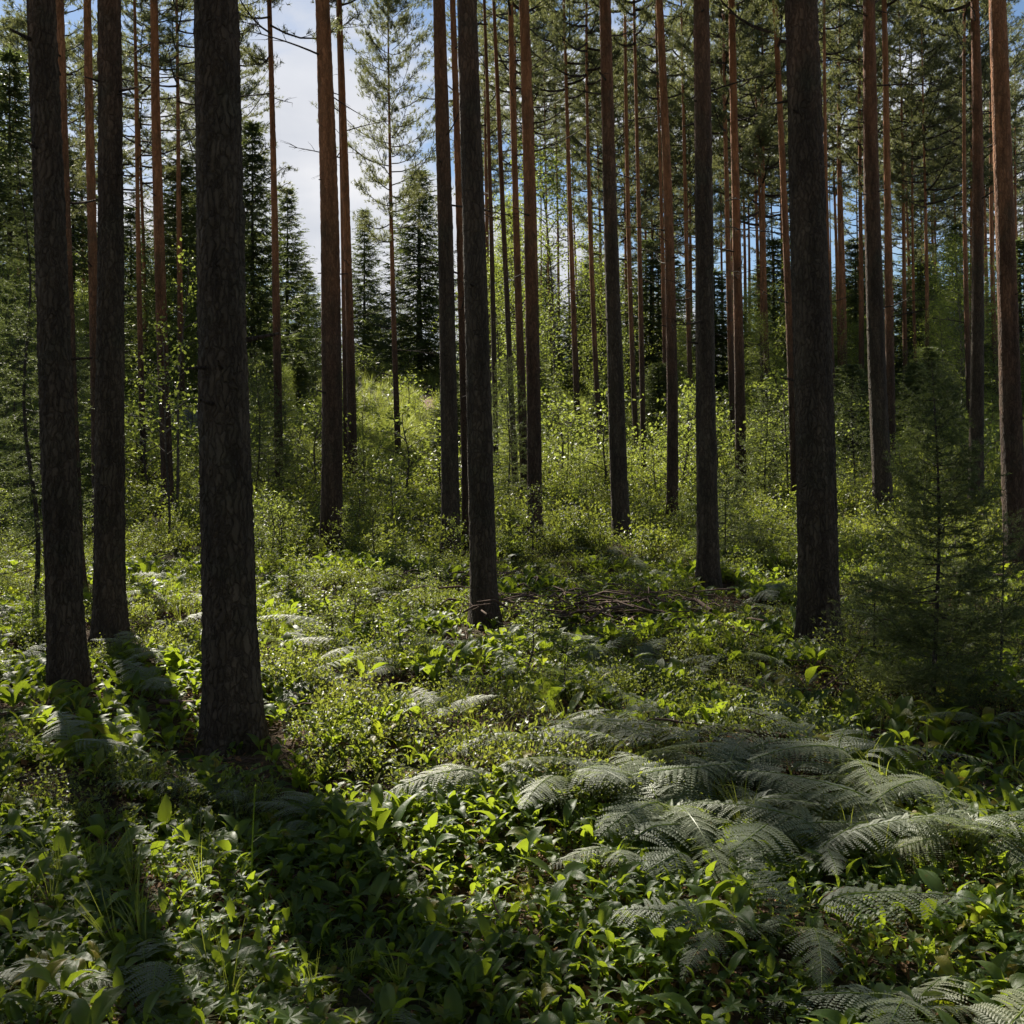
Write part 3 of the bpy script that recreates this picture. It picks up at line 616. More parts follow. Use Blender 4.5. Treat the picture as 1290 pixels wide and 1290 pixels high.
# young spruces near by, needles modelled, every branch of the nearest ones an object
def young_branch(Lb, up, twig, step, needle):
    s = np.linspace(0, 1, 8); w = random.uniform(-.25, .25)
    P = np.stack([Lb * s, w * Lb * s ** 2 + .015 * np.sin(s * 8 + w * 30), Lb * (up * s - .22 * np.sin(s * 2.4) + .16 * s ** 3)], -1)
    woods = [(P, (.0016 + .0045 * Lb) * (1 - .8 * s) + .0006)]; TP, TD, TL = [], [], []
    nq = max(4, int(Lb / step))
    for q in range(nq):
        a = (q + random.random()) / nq * .9 + .10; p0 = np.array([np.interp(a, s, P[:, k]) for k in range(3)])
        for sd in (-1, 1):
            if random.random() < .12: continue
            az2 = sd * random.uniform(.5, 1.1); l2 = twig * random.uniform(.5, 1.3) * (1.3 - .8 * a) * (.6 + Lb)
            d = unit(np.array([math.cos(az2), math.sin(az2), random.uniform(-.35, .25)])); TP.append(p0); TD.append(d); TL.append(l2)
            woods.append((np.stack([p0, p0 + d * l2]), np.array([.0011, .0006])))
            for e in range(2):
                f = random.uniform(.3, .8); d2 = unit(d + np.random.normal(size=3) * .6); TP.append(p0 + d * l2 * f); TD.append(d2); TL.append(l2 * .5)
    for a in (.25, .45, .65, .85):
        k = int(a * 7); TP.append(P[k]); TD.append(unit(P[k + 1] - P[k])); TL.append(Lb * .22)
    TP, TD, TL = np.array(TP), np.array(TD), np.array(TL); nd, nl, nw = needle
    m = np.maximum(4, (TL * nd).astype(int)); idx = np.repeat(np.arange(len(TP)), m); f = rng.random((len(idx), 1)) * 1.02
    Q = TP[idx] + TD[idx] * TL[idx][:, None] * f; V, Fc = blades(Q, TD[idx] * .8 + rng.normal(size=Q.shape) * .6 + [0, 0, .12], nl * rng.uniform(.7, 1.2, len(Q)), nw)
    W, Wf = tubes(woods, 3); return make_mesh('branch', [(W, Wf, M_SBARK), (V, Fc, M_SPRUCE)], False)
def young_spruce(px, py, H, Rm, label, whorls=20, per=6, twig=.11, step=.05, needle=(170, .020, .0026), up=.35, bottom=.08, lean=0, dist=None, split=True, irr=.5):
    X, Y = ray_ground(px, py) if dist is None else at(px, dist)
    t = thing('young_spruce', label, 'young spruce', (X, Y, float(ground(X, Y))), 0, 'young spruces in the undergrowth')
    s = np.linspace(0, 1, 14); ax = lambda z: lean * z + .012 * H * np.sin(z * 2.2 + px)
    P = np.stack([ax(H * s), 0 * s, -.1 + (H + .1) * s], -1); TV, TF = tube(P, (.006 + .0048 * H) * (1 - .9 * s) + .001, 7)
    link('trunk', make_mesh('trunk', [(TV, TF, M_SBARK)]), t)
    pool = [young_branch(Rm * f, up * random.uniform(.4, 1.5), twig, step, needle) for f in (.35, .5, .65, .8, .95, 1.1, .6, .9)]; ln = [.35, .5, .65, .8, .95, 1.1, .6, .9]
    n = whorls * per; br = []
    for i in range(n):
        q = bottom + (1 - bottom) * ((i // per + random.uniform(-.3, .3)) / whorls); q = min(.985, max(.02, q)); want = (1 - q) ** .75 * random.uniform(1 - irr, 1.15) + .08
        k = min(range(8), key=lambda e: abs(ln[e] - want) + random.uniform(0, .12)); sc = want / ln[k]
        br.append((pool[k], (float(ax(q * H)), 0, q * H), (random.uniform(-.3, .3), random.uniform(-.3, .25) - .5 * q, i * 2.4 + random.uniform(-.5, .5)), sc))
    for m, lo, ro, sc in br: link('branch', m, t, lo, ro, sc)
    return t
young_spruce(1180, 900, 2.15, .62, 'dark young spruce with a thin black stem in front of the right-hand trunks', 26, 6, .15, .05, (430, .020, .0032), .30, .02, -.01)
young_spruce(44, 752, 4.8, .85, 'tall thin young spruce with sunlit drooping boughs at the left border', 30, 5, .20, .07, (120, .026, .0045), -.1, .04, -.03)
young_spruce(915, 712, 1.25, .85, 'low spreading young spruce just right of the straight dark trunk', 12, 6, .16, .07, (110, .026, .0045), .3, .04)
young_spruce(640, 640, 3.0, .9, 'dark young spruce between the thin trunks right of the central pair', 18, 6, .20, .10, (60, .035, .009), .2)
young_spruce(325, 640, 3.2, 1.1, 'bushy young spruce beside the foot of the lone brown trunk', 18, 6, .22, .10, (60, .035, .010), .2)
young_spruce(1262, 860, 1.2, .6, 'small young spruce in the shade at the right border', 12, 5, .13, .055, (180, .022, .003), .3)
young_spruce(1100, 850, .75, .5, 'small young spruce in the shade left of the dark young spruce', 10, 5, .13, .055, (180, .022, .003), .3)
young_spruce(88, 640, 3.6, 1.2, 'pale green young spruce behind the leftmost thick trunk', 20, 6, .22, .11, (60, .035, .010), .1)
young_spruce(20, 640, 4.2, 1.3, 'bushy spruce behind the tall thin one at the left border', 22, 6, .24, .12, (60, .035, .010), .0)
young_spruce(1075, 640, 2.6, .9, 'young spruce between the big right-hand trunk and the stout dark one', 16, 6, .18, .10, (60, .035, .009), .2)
young_spruce(965, 640, 2.4, .9, 'young spruce in the gap left of the big right-hand trunk', 16, 6, .18, .10, (60, .035, .009), .2)
# ------------------------------------------------------------ broad-leaved saplings and small trees
SAPS = [leafy_mesh(2.0, .55, 16, 950, .044, low=.1) for _ in range(3)] + [leafy_mesh(1.1, .45, 12, 420, .045, low=.1) for _ in range(4)]
BIRCHES = [leafy_mesh(9, 2.0, 46, 9000, .075, .6, spread=.11, low=.12, lift=.7) for _ in range(3)]
def sapling(X, Y, H, label, group, kinds=SAPS, name='leafy_sapling', cat='sapling', wide=1.):
    st, fo = kinds[random.randrange(len(kinds))]; h0 = 9. if kinds is BIRCHES else (2.0 if st in [a for a, b in SAPS[:3]] else 1.1)
    k = H / h0; t = thing(name, label, cat, (X, Y, float(ground(X, Y)) - .03), random.uniform(0, 6.28), group)
    link('stem', st, t, (0, 0, 0), (0, 0, 0), (k * wide, k * wide, k)); link('foliage', fo, t, (0, 0, 0), (0, 0, 0), (k * wide, k * wide, k)); return t
for px, Y, ytop, w, lab in [
  (700, 40, 185, 1.1, 'tall pale green birch shining between the brown trunk and the two thin far trunks'),
  (648, 46, 250, .9, 'pale green birch behind the thin trunks right of the central pair'),
  (770, 44, 330, 1.0, 'yellow green birch behind the flared trunk'),
  (398, 48, 385, .9, 'bright small birch left of the stout trunk by the sky gap'),
  (255, 36, 330, .9, 'leafy birch behind the left edge of the thickest trunk'),
  (112, 34, 360, .9, 'leafy birch between the two left thick trunks'),
  (20, 26, 330, .8, 'leafy birch at the left border behind the thin young spruce'),
  (860, 40, 400, .9, 'leafy birch just left of the straight dark trunk'),
  (960, 38, 390, .9, 'leafy birch in the gap left of the big right-hand trunk'),
  (1080, 40, 400, .9, 'leafy birch between the big right-hand trunk and the stout dark one'),
  (1190, 38, 380, .9, 'leafy birch behind the top of the dark young spruce'),
  (1275, 36, 420, .9, 'leafy birch at the right border behind the stout trunk'),
  (360, 30, 455, .8, 'yellow green young birch between the lone brown trunk and the stout one')]:
    X, Y = at(px, Y); sapling(X, Y, EYE + (HORIZON - ytop) / F_PX * Y - float(ground(X, Y)), lab, 'birches among the pines', BIRCHES, 'birch_tree', 'birch', w)

for i in range(34):
    px = random.choice((random.uniform(-20, 320), random.uniform(600, 1310), random.uniform(600, 1310))); Y = random.uniform(34, 66); X, Y = at(px, Y)
    lab2 = 'pale leafy young birch far behind ' + gap(px); sapling(X, Y, random.uniform(4.5, 8), lab2, lab2.replace('birch', 'birches'), BIRCHES, 'birch_tree', 'birch', random.uniform(.9, 1.3))
ROWAN = leafy_mesh(1.0, .32, 10, 170, .07, low=.25)
for px, Y, ybot, ytop, lab in [(222, 19, 500, 312, 'bright leafy spray shining beside the orange barked trunk'), (212, 16, 560, 420, 'small bright leafy spray below the other beside the orange barked trunk')]:
    X, Y = at(px, Y); g = float(ground(X, Y)); H = EYE + (HORIZON - ytop) / F_PX * Y - g
    st, fo = leafy_mesh(H, .55, 16, 420, .065, low=.42, bend=.12); t = thing('rowan_sapling', lab, 'sapling', (X, Y, g)); link('stem', st, t); link('foliage', fo, t)

ZONES = [(-30, 60, 'at the left border'), (60, 250, 'behind the two left thick trunks'), (250, 400, 'behind the thickest trunk'),
         (400, 552, 'below the sky gap'), (552, 690, 'round the central pair of trunks'), (690, 860, 'round the flared trunk'),
         (860, 1000, 'between the straight dark trunk and the big right-hand one'), (1000, 1130, 'right of the big right-hand trunk'), (1130, 1330, 'behind the dark young spruce on the right')]
def zone(px):
    for a, b, s in ZONES:
        if px < b: return s
    return ZONES[-1][2]
def in_path(X, Y): return np.min(np.hypot(PATH[:, 0] - X, PATH[:, 1] - Y)) < 1.6
cnt = 0
for i in range(380):
    Y = 14.5 + 40 * random.random() ** 1.35; px = random.uniform(-20, 1310); X, Y = at(px, Y)
    if in_path(X, Y) or (440 < px < 555 and Y > 36) or (465 < px < 562 and Y > 27): continue
    if Y < 19 and random.random() < .3 or (px > 1000 and Y < 26 and random.random() < .45): continue
    H = random.uniform(.4, 1.15) if Y < 21 else random.uniform(.7, 1.9) * (1 if 400 < px < 560 else 1.3)
    lab2 = ('low' if H < 1.5 else 'tall') + ' leafy sapling ' + ('in front ' if Y < 24 else 'farther back ') + gap(px)
    if H >= 1.5 and random.random() < .12 and Y > 24:
        spruce_tree(X, Y, H * 1.2, H * .7, lab2.replace('leafy sapling', 'bushy little spruce'), lab2.replace('leafy sapling', 'bushy little spruces')); continue
    sapling(X, Y, H, lab2, lab2.replace('sapling', 'saplings'), wide=random.uniform(.9, 1.5)); cnt += 1

for i in range(70):
    Y = random.uniform(6.8, 15.5); px = random.uniform(-10, 1300); X, Y = at(px, Y); H = random.uniform(.28, .6)
    if any(abs(X - bx) < .35 and -2.8 < Y - by < .2 for bx, by, w in BASES) or abs(px - 728) < 130 and 9 < Y < 12: continue
    lab2 = 'knee-high leafy shrub ' + gap(px); sapling(X, Y, H, lab2, lab2.replace('shrub', 'shrubs'), SAPS, 'low_shrub', 'shrub', 1.5)

for i in range(26):
    px = random.choice((random.uniform(452, 520), random.uniform(548, 566), random.uniform(356, 400), random.uniform(452, 530))); Y = random.uniform(40, 64) if px < 525 else random.uniform(52, 64); X, Y = at(px, Y)
    if in_path(X, Y): continue
    lab2 = 'bright bush on the sunlit far crest ' + gap(px); sapling(X, Y, random.uniform(.9, 2.0), lab2, lab2.replace('bush', 'bushes'), SAPS, 'crest_bush', 'bush', 1.5)

# ------------------------------------------------------------ ferns
def frond_mesh(Ln=.62, W=.30, n=20, pn=11, droop=1.0, seed=0, mat=None, flat=False):
    """one arching twice-divided fern frond along +x"""
    mat = mat or M_FERN
    s = np.linspace(0, 1, 40); ang = R(76) - R(70) * smooth(s, .06, .40) - R(30) * droop * s ** 1.6
    dx = np.cos(ang) * Ln / 39; dz = np.sin(ang) * Ln / 39; x = np.concatenate([[0], np.cumsum(dx)[:-1]]); z = np.concatenate([[0], np.cumsum(dz)[:-1]])
    P = np.stack([x, .03 * np.sin(s * 3 + seed) * Ln, z], -1); rach = tube(P, .0022 * (1 - .8 * s) + .0005, 4)
    C, D, NN, LL, WW = [], [], [], [], []
    ts = .24 + .76 * (np.arange(n) / n) ** .95
    for t in ts:
        p0 = np.array([np.interp(t, s, P[:, k]) for k in range(3)]); p1 = np.array([np.interp(min(1, t + .02), s, P[:, k]) for k in range(3)])
        T = unit(p1 - p0 + 1e-6); up = unit(np.cross(T, [0, 1, 0])); up = up if up[2] > 0 else -up
        side0 = np.array([0, 1., 0]); q = (t - .24) / .76; pl = W / 2 * (min(1, (q + .12) / .22) ** .6) * (1 - q) ** .75 * random.uniform(.92, 1.05) * 1.25
        for sd in (-1, 1):
            dirp = unit(sd * side0 * .88 + T * .50 + up * random.uniform(-.34, .10)); u = (np.arange(pn) + .6) / pn; lp = max(.01, pl)
            m = max(3, int(pn * min(1, .35 + lp / (W * .45)))); u = (np.arange(m) + .5) / m
            B = p0 + dirp * (u * lp)[:, None] + np.array([0, 0, -1.]) * (.30 * lp * u ** 2)[:, None]
            cross = unit(np.cross(dirp, up))
            for s2 in (-1, 1):
                C.append(B); D.append(np.tile(dirp * .55 + s2 * cross, (m, 1))); NN.append(np.tile(up, (m, 1)) + rng.normal(size=(m, 3)) * .07)
                LL.append(.0200 * (W / .25) * (1 - .70 * u) * (.35 + lp / (W * .62)) * random.uniform(.85, 1.15)); WW.append(np.full(m, lp / m * .98))
    C, D, NN = np.concatenate(C), np.concatenate(D), np.concatenate(NN); LL, WW = np.concatenate(LL), np.concatenate(WW)
    V, Fc = diamonds(C, D, NN, LL, np.minimum(WW, LL * .8), -.12)
    return make_mesh('frond', [(rach[0], rach[1], M_STALK if mat is M_FERN else M_DEADWOOD), (V, Fc, mat)], False)
FRONDS = [frond_mesh(random.uniform(.55, .72), random.uniform(.22, .32), random.choice((17, 19, 21)), 13, d, i) for i, d in enumerate((.5, 1.0, 1.4, .8, 1.2, .3, 1.6, .9, 1.1))]
DRYF = [frond_mesh(.5, .26, 15, 8, d, i, M_FERN_DRY) for i, d in enumerate((1.2, 1.4, 1.3))]
def fern(X, Y, label, group, size=1., n=6, bias=None, kinds=FRONDS, name='fern', zoff=0):
    t = thing(name, label, 'fern', (X, Y, float(ground(X, Y)) + zoff), 0, group)
    n = max(3, n - 1)
    for i in range(n):
        a = (i + random.uniform(-.45, .45)) * 2 * math.pi / n if bias is None else bias + random.uniform(-1.3, 1.3)
        link('frond', kinds[random.randrange(len(kinds))], t, (random.uniform(-.02, .02), random.uniform(-.02, .02), 0), (random.uniform(-.3, .3), random.uniform(-.28, .2), a), size * random.choice((.66, .8, .95, 1.06, 1.16)))
    return t
# (px, py of the foot, size, number of fronds, heading or None, where)
FERNS = [
 (665, 1030, 1.1, 6, 'bright silvery fern at the left end of the lit fern bed'), (760, 1020, 1.15, 7, 'bright silvery fern second from the left at the back of the lit fern bed'),
 (850, 1025, 1.05, 6, 'lit fern in the middle of the back row of the fern bed'), (930, 1015, 1.0, 6, 'lit fern in the back row straight below the gap beside the big right-hand trunk'),
 (720, 1085, .9, 6, 'low fern at the left front edge of the fern bed'), (815, 1090, 1.0, 6, 'fern in the second row of the bed, left of its middle'),
 (905, 1085, 1.1, 7, 'broad fern in the very middle of the fern bed'), (985, 1075, 1.05, 6, 'fern in the second row of the bed, below the big right-hand trunk'),
 (1075, 1070, 1.1, 7, 'fern with long fronds right of the middle of the bed, below the big right-hand trunk'), (1165, 1060, 1.05, 6, 'grey fern under the dark young spruce'),
 (1240, 1095, .85, 5, 'shaded fern at the right end of the back row under the dark young spruce'), (780, 1165, .9, 5, 'fern in the third row of the bed at its left end'),
 (870, 1170, 1.0, 6, 'fern in the third row of the bed, second from its left end'), (960, 1160, 1.05, 6, 'fern in the third row of the bed with a bright arched frond'),
 (1050, 1165, 1.0, 6, 'fern in the third row of the bed, second from its right end'), (1130, 1150, 1.1, 6, 'fern in the third row of the bed with a bright frond pointing right'),
 (620, 1075, .9, 6, 'lit fern at the outer left corner of the fern bed'), (800, 1055, 1.0, 6, 'bright fern between the first and second rows of the bed, left'), (890, 1050, 1.0, 6, 'bright fern between the first and second rows of the bed, middle'), (1020, 1040, 1.0, 6, 'fern between the first and second rows of the bed, right'),
 (840, 1125, 1.0, 6, 'fern between the second and third rows of the bed, left'), (940, 1125, 1.0, 6, 'fern between the second and third rows of the bed, middle'), (1030, 1120, 1.0, 6, 'fern between the second and third rows of the bed, right'), (1210, 1150, .9, 5, 'half shaded fern at the right end of the third row of the bed'),
 (905, 1270, .9, 5, 'fern in the front row of the bed, leftmost'), (1010, 1275, .95, 5, 'fern in the front row of the bed with a drooping arched frond'),
 (1150, 1345, .95, 7, 'large low fern at the bottom right with spread fronds pointing at the corner'), (1255, 1395, .8, 4, 'fern cut off by the bottom right corner'),
 (505, 1395, .75, 4, 'fern cut off by the bottom edge right of the sunny herb patch'), (285, 1052, .95, 5, 'sunlit fern arching in front of the foot of the thickest trunk'),
 (390, 1075, .8, 5, 'shaded fern in the shadow right of the thickest trunk'), (85, 985, .8, 5, 'pale fern in front of the leftmost thick trunk'),
 (200, 1270, .6, 5, 'shaded fern among broad leaves at the lower left'), (40, 1300, .65, 5, 'shaded fern in the bottom left corner'), (90, 1420, .6, 4, 'fern cut off by the bottom edge near the left corner'),
 (1240, 960, .85, 5, 'dark fern at the right border under the young spruce'), (560, 980, .8, 5, 'half lit fern left of the fern bed'), (1000, 945, .9, 5, 'dark fern just in front of the big right-hand trunk')]
for px, py, sz, n, lab in FERNS:
    X, Y = ray_ground(px, py - (66 if 'bed' in lab else 20)); sz *= .98; fern(X, Y, lab, 'ferns in the foreground', sz, n)
for lab, pts in (('small fern in the bilberry between the central pair and the straight dark trunk', [(700, 760), (748, 742), (806, 735), (835, 752), (690, 722), (770, 712), (640, 715), (850, 705), (720, 700)]),
                 ('small fern in the sunny ground left of the central pair', [(350, 742), (372, 760), (395, 738), (440, 735), (470, 760), (520, 745), (335, 770)]),
                 ('small fern in the shade between the big right-hand trunk and the dark young spruce', [(960, 760), (985, 790), (1080, 760), (1110, 790), (1075, 730), (1125, 735)]),
                 ('small fern in the sunny ground behind the two left thick trunks', [(185, 760), (215, 742), (200, 720), (238, 765)]),
                 ('small fern among herbs between the thickest trunk and the central dark trunk', [(360, 830), (410, 815), (455, 840), (500, 860), (540, 830), (390, 880), (470, 900), (560, 880)]),
                 ('small fern in the half shade behind the fern bed', [(650, 860), (720, 880), (800, 850), (870, 870), (930, 850), (980, 880), (760, 840)]),
                 ('small fern in the lit ground left of the thickest trunk', [(170, 830), (210, 850), (225, 800), (190, 880), (30, 850), (20, 790)])):
    for px, py in pts:
        X, Y = ray_ground(px, py); fern(X, Y, lab, lab.replace('fern', 'ferns'), random.uniform(.6, 1.0), 5)
for px, py, lab in ((735, 668, 'patch of dead reddish fern on the sunny ground left of the flared trunk'), (806, 672, 'dead reddish fern touching the right side of the flared foot')):
    X, Y = ray_ground(px, py); fern(X, Y, lab, 'dead ferns', 1.0, 8, None, DRYF, 'dead_fern')

# ------------------------------------------------------------ broad-leaved herbs
def herb_leaf(Ln, W, bend, seed):
    n = 7; s = np.linspace(0, 1, n); a0 = R(random.uniform(48, 80)); ang = a0 - bend * s ** 1.2
    ds = Ln / (n - 1); x = np.concatenate([[0], np.cumsum(np.cos(ang[:-1]) * ds)]); z = np.concatenate([[0], np.cumsum(np.sin(ang[:-1]) * ds)])
    w = W / 2 * np.array([.12, .42, .85, 1.0, .86, .5, .02]); fold = .30; tw = .35 * np.sin(seed + s * 1.5)
    up = np.stack([-np.sin(ang), 0 * s, np.cos(ang)], -1); side = np.stack([0 * s, np.ones(n), 0 * s], -1) + up * tw[:, None]; side = unit(side)
    C = np.stack([x, 0 * s, z], -1); wav = .06 * W * np.sin(s * 9 + seed)
    V = np.stack([C - side * w[:, None] + up * (w * fold + wav)[:, None], C - side * w[:, None] * .5 + up * (w * .28)[:, None], C, C + side * w[:, None] * .5 + up * (w * .28)[:, None], C + side * w[:, None] + up * (w * fold - wav)[:, None]], 1).reshape(-1, 3)
    i, j = np.meshgrid(np.arange(n - 1), np.arange(4), indexing='ij'); a = i * 5 + j
    return V, np.stack([a, a + 1, a + 6, a + 5], -1).reshape(-1, 4)
LEAVES = [make_mesh('leaf', [(*herb_leaf(random.uniform(.13, .21), random.uniform(.045, .07), random.uniform(.9, 2.0), i), M_LILY)]) for i in range(14)]
def plant_where(px, py):
    if px < 330: return 'at the lower left' if py < 1180 else 'at the bottom left corner'
    if px < 520: return 'in the sunny patch below the thickest trunk' if py > 1020 else 'in the shadow beside the thickest trunk'
    if px < 760: return 'in the dark strip at the bottom centre' if py > 1120 else 'left of the fern bed'
    if px < 1040: return 'in front of the fern bed'
    return 'at the bottom right corner'
cells = []
for i in range(330):
    Y = math.sqrt(random.uniform(2.45 ** 2, 4.5 ** 2)); X = random.uniform(-.50, .50) * Y
    px, py = CX + X / Y * F_PX, HORIZON + (EYE - .1) / Y * F_PX
    if random.random() < .45 and px > 800 and py < 1180: continue
    cells.append((X, Y, px, py))
COLS = [(90, 'in the left corner'), (210, 'below the leftmost thick trunks'), (330, 'straight below the thickest trunk'), (450, 'in the sun patch right of the thickest trunk'), (560, 'left of the dark bottom centre'), (700, 'in the dark bottom centre'),
        (820, 'left of the front ferns'), (960, 'among the front ferns'), (1090, 'below the big right-hand trunk'), (1200, 'below the dark young spruce'), (9999, 'in the right corner')]
ROWS = [(1090, 'farther up'), (1200, 'halfway up the foreground'), (9999, 'by the bottom edge')]
for X, Y, px, py in cells[:296]:
    k_ = random.choice((2, 3, 3, 4)); w = next(n for c, n in ROWS if py < c) + ' ' + next(n for c, n in COLS if px < c)
    lab2 = {2: 'two', 3: 'three', 4: 'four'}[k_] + '-leaved herb ' + w
    t = thing('broadleaf_plant', lab2, 'plant', (X, Y, float(ground(X, Y)) - .01), random.uniform(0, 6.28), lab2.replace('herb', 'herbs'))
    sc = random.uniform(.5, .95); a = random.uniform(0, 6.28); lift = random.uniform(0, .08)
    for k in range(k_):
        link('leaf', LEAVES[random.randrange(14)], t, (0, 0, lift), (random.uniform(-.2, .2), random.uniform(-.2, .3), a + k * 2.2 + random.uniform(-.4, .4)), sc * random.uniform(.8, 1.15))

# ------------------------------------------------------------ ground cover, scattered
def scatter(name, label, protos, P, rot, scl, idx):
    pc = bpy.data.collections.new(name + '_pieces')
    for i, m in enumerate(protos): pc.objects.link(bpy.data.objects.new('%s_piece_%02d' % (name, i), m))
    me = bpy.data.meshes.new(name); n = len(P); me.vertices.add(n); me.vertices.foreach_set('co', P.astype(np.float32).ravel())
    a = me.attributes.new('rot', 'FLOAT_VECTOR', 'POINT'); a.data.foreach_set('vector', rot.astype(np.float32).ravel())
    a = me.attributes.new('scl', 'FLOAT', 'POINT'); a.data.foreach_set('value', scl.astype(np.float32))
    a = me.attributes.new('idx', 'INT', 'POINT'); a.data.foreach_set('value', idx.astype(np.int32)); me.update()
    o = link(name, me); o['kind'] = 'stuff'; o['label'] = label
    g = bpy.data.node_groups.new(name + '_scatter', 'GeometryNodeTree')
    g.interface.new_socket('Geometry', in_out='INPUT', socket_type='NodeSocketGeometry'); g.interface.new_socket('Geometry', in_out='OUTPUT', socket_type='NodeSocketGeometry')
    N, L = g.nodes, g.links; gi = N.new('NodeGroupInput'); go = N.new('NodeGroupOutput'); ci = N.new('GeometryNodeCollectionInfo')
    ci.inputs['Collection'].default_value = pc; ci.inputs['Separate Children'].default_value = True; ci.inputs['Reset Children'].default_value = True
    ip = N.new('GeometryNodeInstanceOnPoints'); ip.inputs['Pick Instance'].default_value = True
    def attr(nm, t):
        q = N.new('GeometryNodeInputNamedAttribute'); q.data_type = t; q.inputs['Name'].default_value = nm; return q.outputs['Attribute']
    e = N.new('FunctionNodeEulerToRotation'); L.new(attr('rot', 'FLOAT_VECTOR'), e.inputs[0])
    L.new(gi.outputs[0], ip.inputs['Points']); L.new(ci.outputs[0], ip.inputs['Instance']); L.new(attr('idx', 'INT'), ip.inputs['Instance Index'])
    L.new(e.outputs[0], ip.inputs['Rotation']); L.new(attr('scl', 'FLOAT'), ip.inputs['Scale']); L.new(ip.outputs[0], go.inputs[0])
    mo = o.modifiers.new('scatter', 'NODES'); mo.node_group = g; return o

def spots(n, y0, y1, power=1.0, margin=.54, keep=None):
    """random spots over the wedge the view covers, even per square metre when power = 1"""
    Y = np.sqrt(y0 ** 2 + (y1 ** 2 - y0 ** 2) * rng.random(n) ** power); X = rng.uniform(-margin, margin, n) * Y
    if keep is not None:
        k = keep(X, Y); X, Y = X[k], Y[k]
    near = np.ones(len(X), bool)
    for bx, by, w in BASES:
        if w > 11: near &= ~((np.abs(X - bx) < .30) & (Y - by > -(.55 + .035 * by)) & (Y - by < .12)) | (rng.random(len(X)) < (.5 if w > 40 else .22))
        if w > 20: near &= np.hypot(X - bx, Y - by) > .16
    X, Y = X[near], Y[near]; return X, Y
def patch(X, Y, f, ph):
    return np.sin(X * f + ph) * np.cos(Y * f * .8 + ph * 1.7) + .6 * np.sin(X * f * 2.3 + Y * f * 1.9 + ph * 3)

def berry_clump(n=95, H=.19, Rm=.15, size=.020):
    woods = []; P = []
    for i in range(9):
        a = random.uniform(0, 6.28); r = Rm * random.uniform(.2, 1); h = H * random.uniform(.65, 1.1); s = np.linspace(0, 1, 4)
        Q = np.stack([math.cos(a) * r * s ** .8, math.sin(a) * r * s ** .8, h * s ** .8 - .02], -1); woods.append((Q, .0016 * (1 - .6 * s)))
        for k in range(n // 9):
            f = random.uniform(.4, 1.0); P.append([np.interp(f, s, Q[:, c]) for c in range(3)])
    P = np.array(P) + rng.normal(size=(len(P), 3)) * [.022, .022, .014]; D = rng.normal(size=P.shape) + [0, 0, .15]
    V, Fc = diamonds(P, D, rng.normal(size=P.shape) * .45 + [0, 0, 1], size * rng.uniform(.7, 1.3, len(P)), size * .62 * rng.uniform(.8, 1.2, len(P)), .15)
    W, Wf = tubes(woods, 3); return make_mesh('bilberry_clump', [(W, Wf, M_TWIG), (V, Fc, M_BERRY)], False)
def herb_clump(k, small=1.):
    vs, fs, off = [], [], 0
    for i in range(k):
        V, Fc = herb_leaf(random.uniform(.10, .18) * small, random.uniform(.035, .06) * small, random.uniform(.9, 2.0), random.random() * 6); V = V * [1, 1, 1]
        a = i * 2.3 + random.random(); c, s = math.cos(a), math.sin(a); V = np.stack([V[:, 0] * c - V[:, 1] * s, V[:, 0] * s + V[:, 1] * c, V[:, 2] + random.uniform(0, .06)], -1)
        V[:, :2] += rng.normal(size=2) * .02; vs.append(V); fs.append(Fc + off); off += len(V)
    return make_mesh('herb_clump', [(np.concatenate(vs), np.concatenate(fs), M_LILY)])
def grass_tuft(n=16, H=.3, W=.005, mat=None):
    vs, fs, off = [], [], 0
    for i in range(n):
        s = np.linspace(0, 1, 5); a = random.uniform(0, 6.28); h = H * random.uniform(.6, 1.2); b = random.uniform(.2, .9); r0 = random.uniform(0, .03)
        x = r0 + h * b * s ** 2 * .8; z = h * (s - .35 * b * s ** 2); w = W / 2 * (1 - s) ** .6; c, sn = math.cos(a), math.sin(a)
        A = np.stack([x * c - w * sn, x * sn + w * c, z], -1); B = np.stack([x * c + w * sn, x * sn - w * c, z], -1); V = np.stack([A, B], 1).reshape(-1, 3)
        i0 = np.arange(4)[:, None] * 2; fs.append(i0 + np.array([[0, 1, 3, 2]]) + off); vs.append(V); off += len(V)
    return make_mesh('grass_tuft', [(np.concatenate(vs), np.concatenate(fs), mat or M_GRASS)])
def star_herb(n=6, size=.05, H=.10):
    a = np.arange(n) * 2 * np.pi / n + random.random(); D = np.stack([np.cos(a), np.sin(a), np.full(n, .15)], -1); P = np.tile([0, 0, H], (n, 1))
    V, Fc = diamonds(P, D, np.tile([0, 0, 1.], (n, 1)), size * rng.uniform(.8, 1.2, n), size * .42, .12)
    s = np.linspace(0, 1, 3); W, Wf = tube(np.stack([0 * s, 0 * s, H * s - .01], -1), .0012 + 0 * s, 3)
    return make_mesh('star_herb', [(W, Wf, M_GRASS), (V, Fc, M_LILY)], False)
def litter_patch():
    n = 14; P = np.concatenate([rng.uniform(-.12, .12, (n, 2)), rng.uniform(0, .02, (n, 1))], 1)
    V, Fc = diamonds(P, rng.normal(size=(n, 3)) * [1, 1, .2], rng.normal(size=(n, 3)) * .4 + [0, 0, 1], rng.uniform(.02, .05, n), rng.uniform(.012, .03, n), .3)
    tw = []
    for i in range(6):
        p = np.append(rng.uniform(-.12, .12, 2), .012); d = rng.normal(size=3) * [1, 1, .15]; d = unit(d) * random.uniform(.04, .14); tw.append((np.stack([p - d, p + [0, 0, .008], p + d]), np.full(3, random.uniform(.0012, .003))))
    W, Wf = tubes(tw, 3); return make_mesh('litter', [(V, Fc, M_LITTER), (W, Wf, M_DEADWOOD)], False)

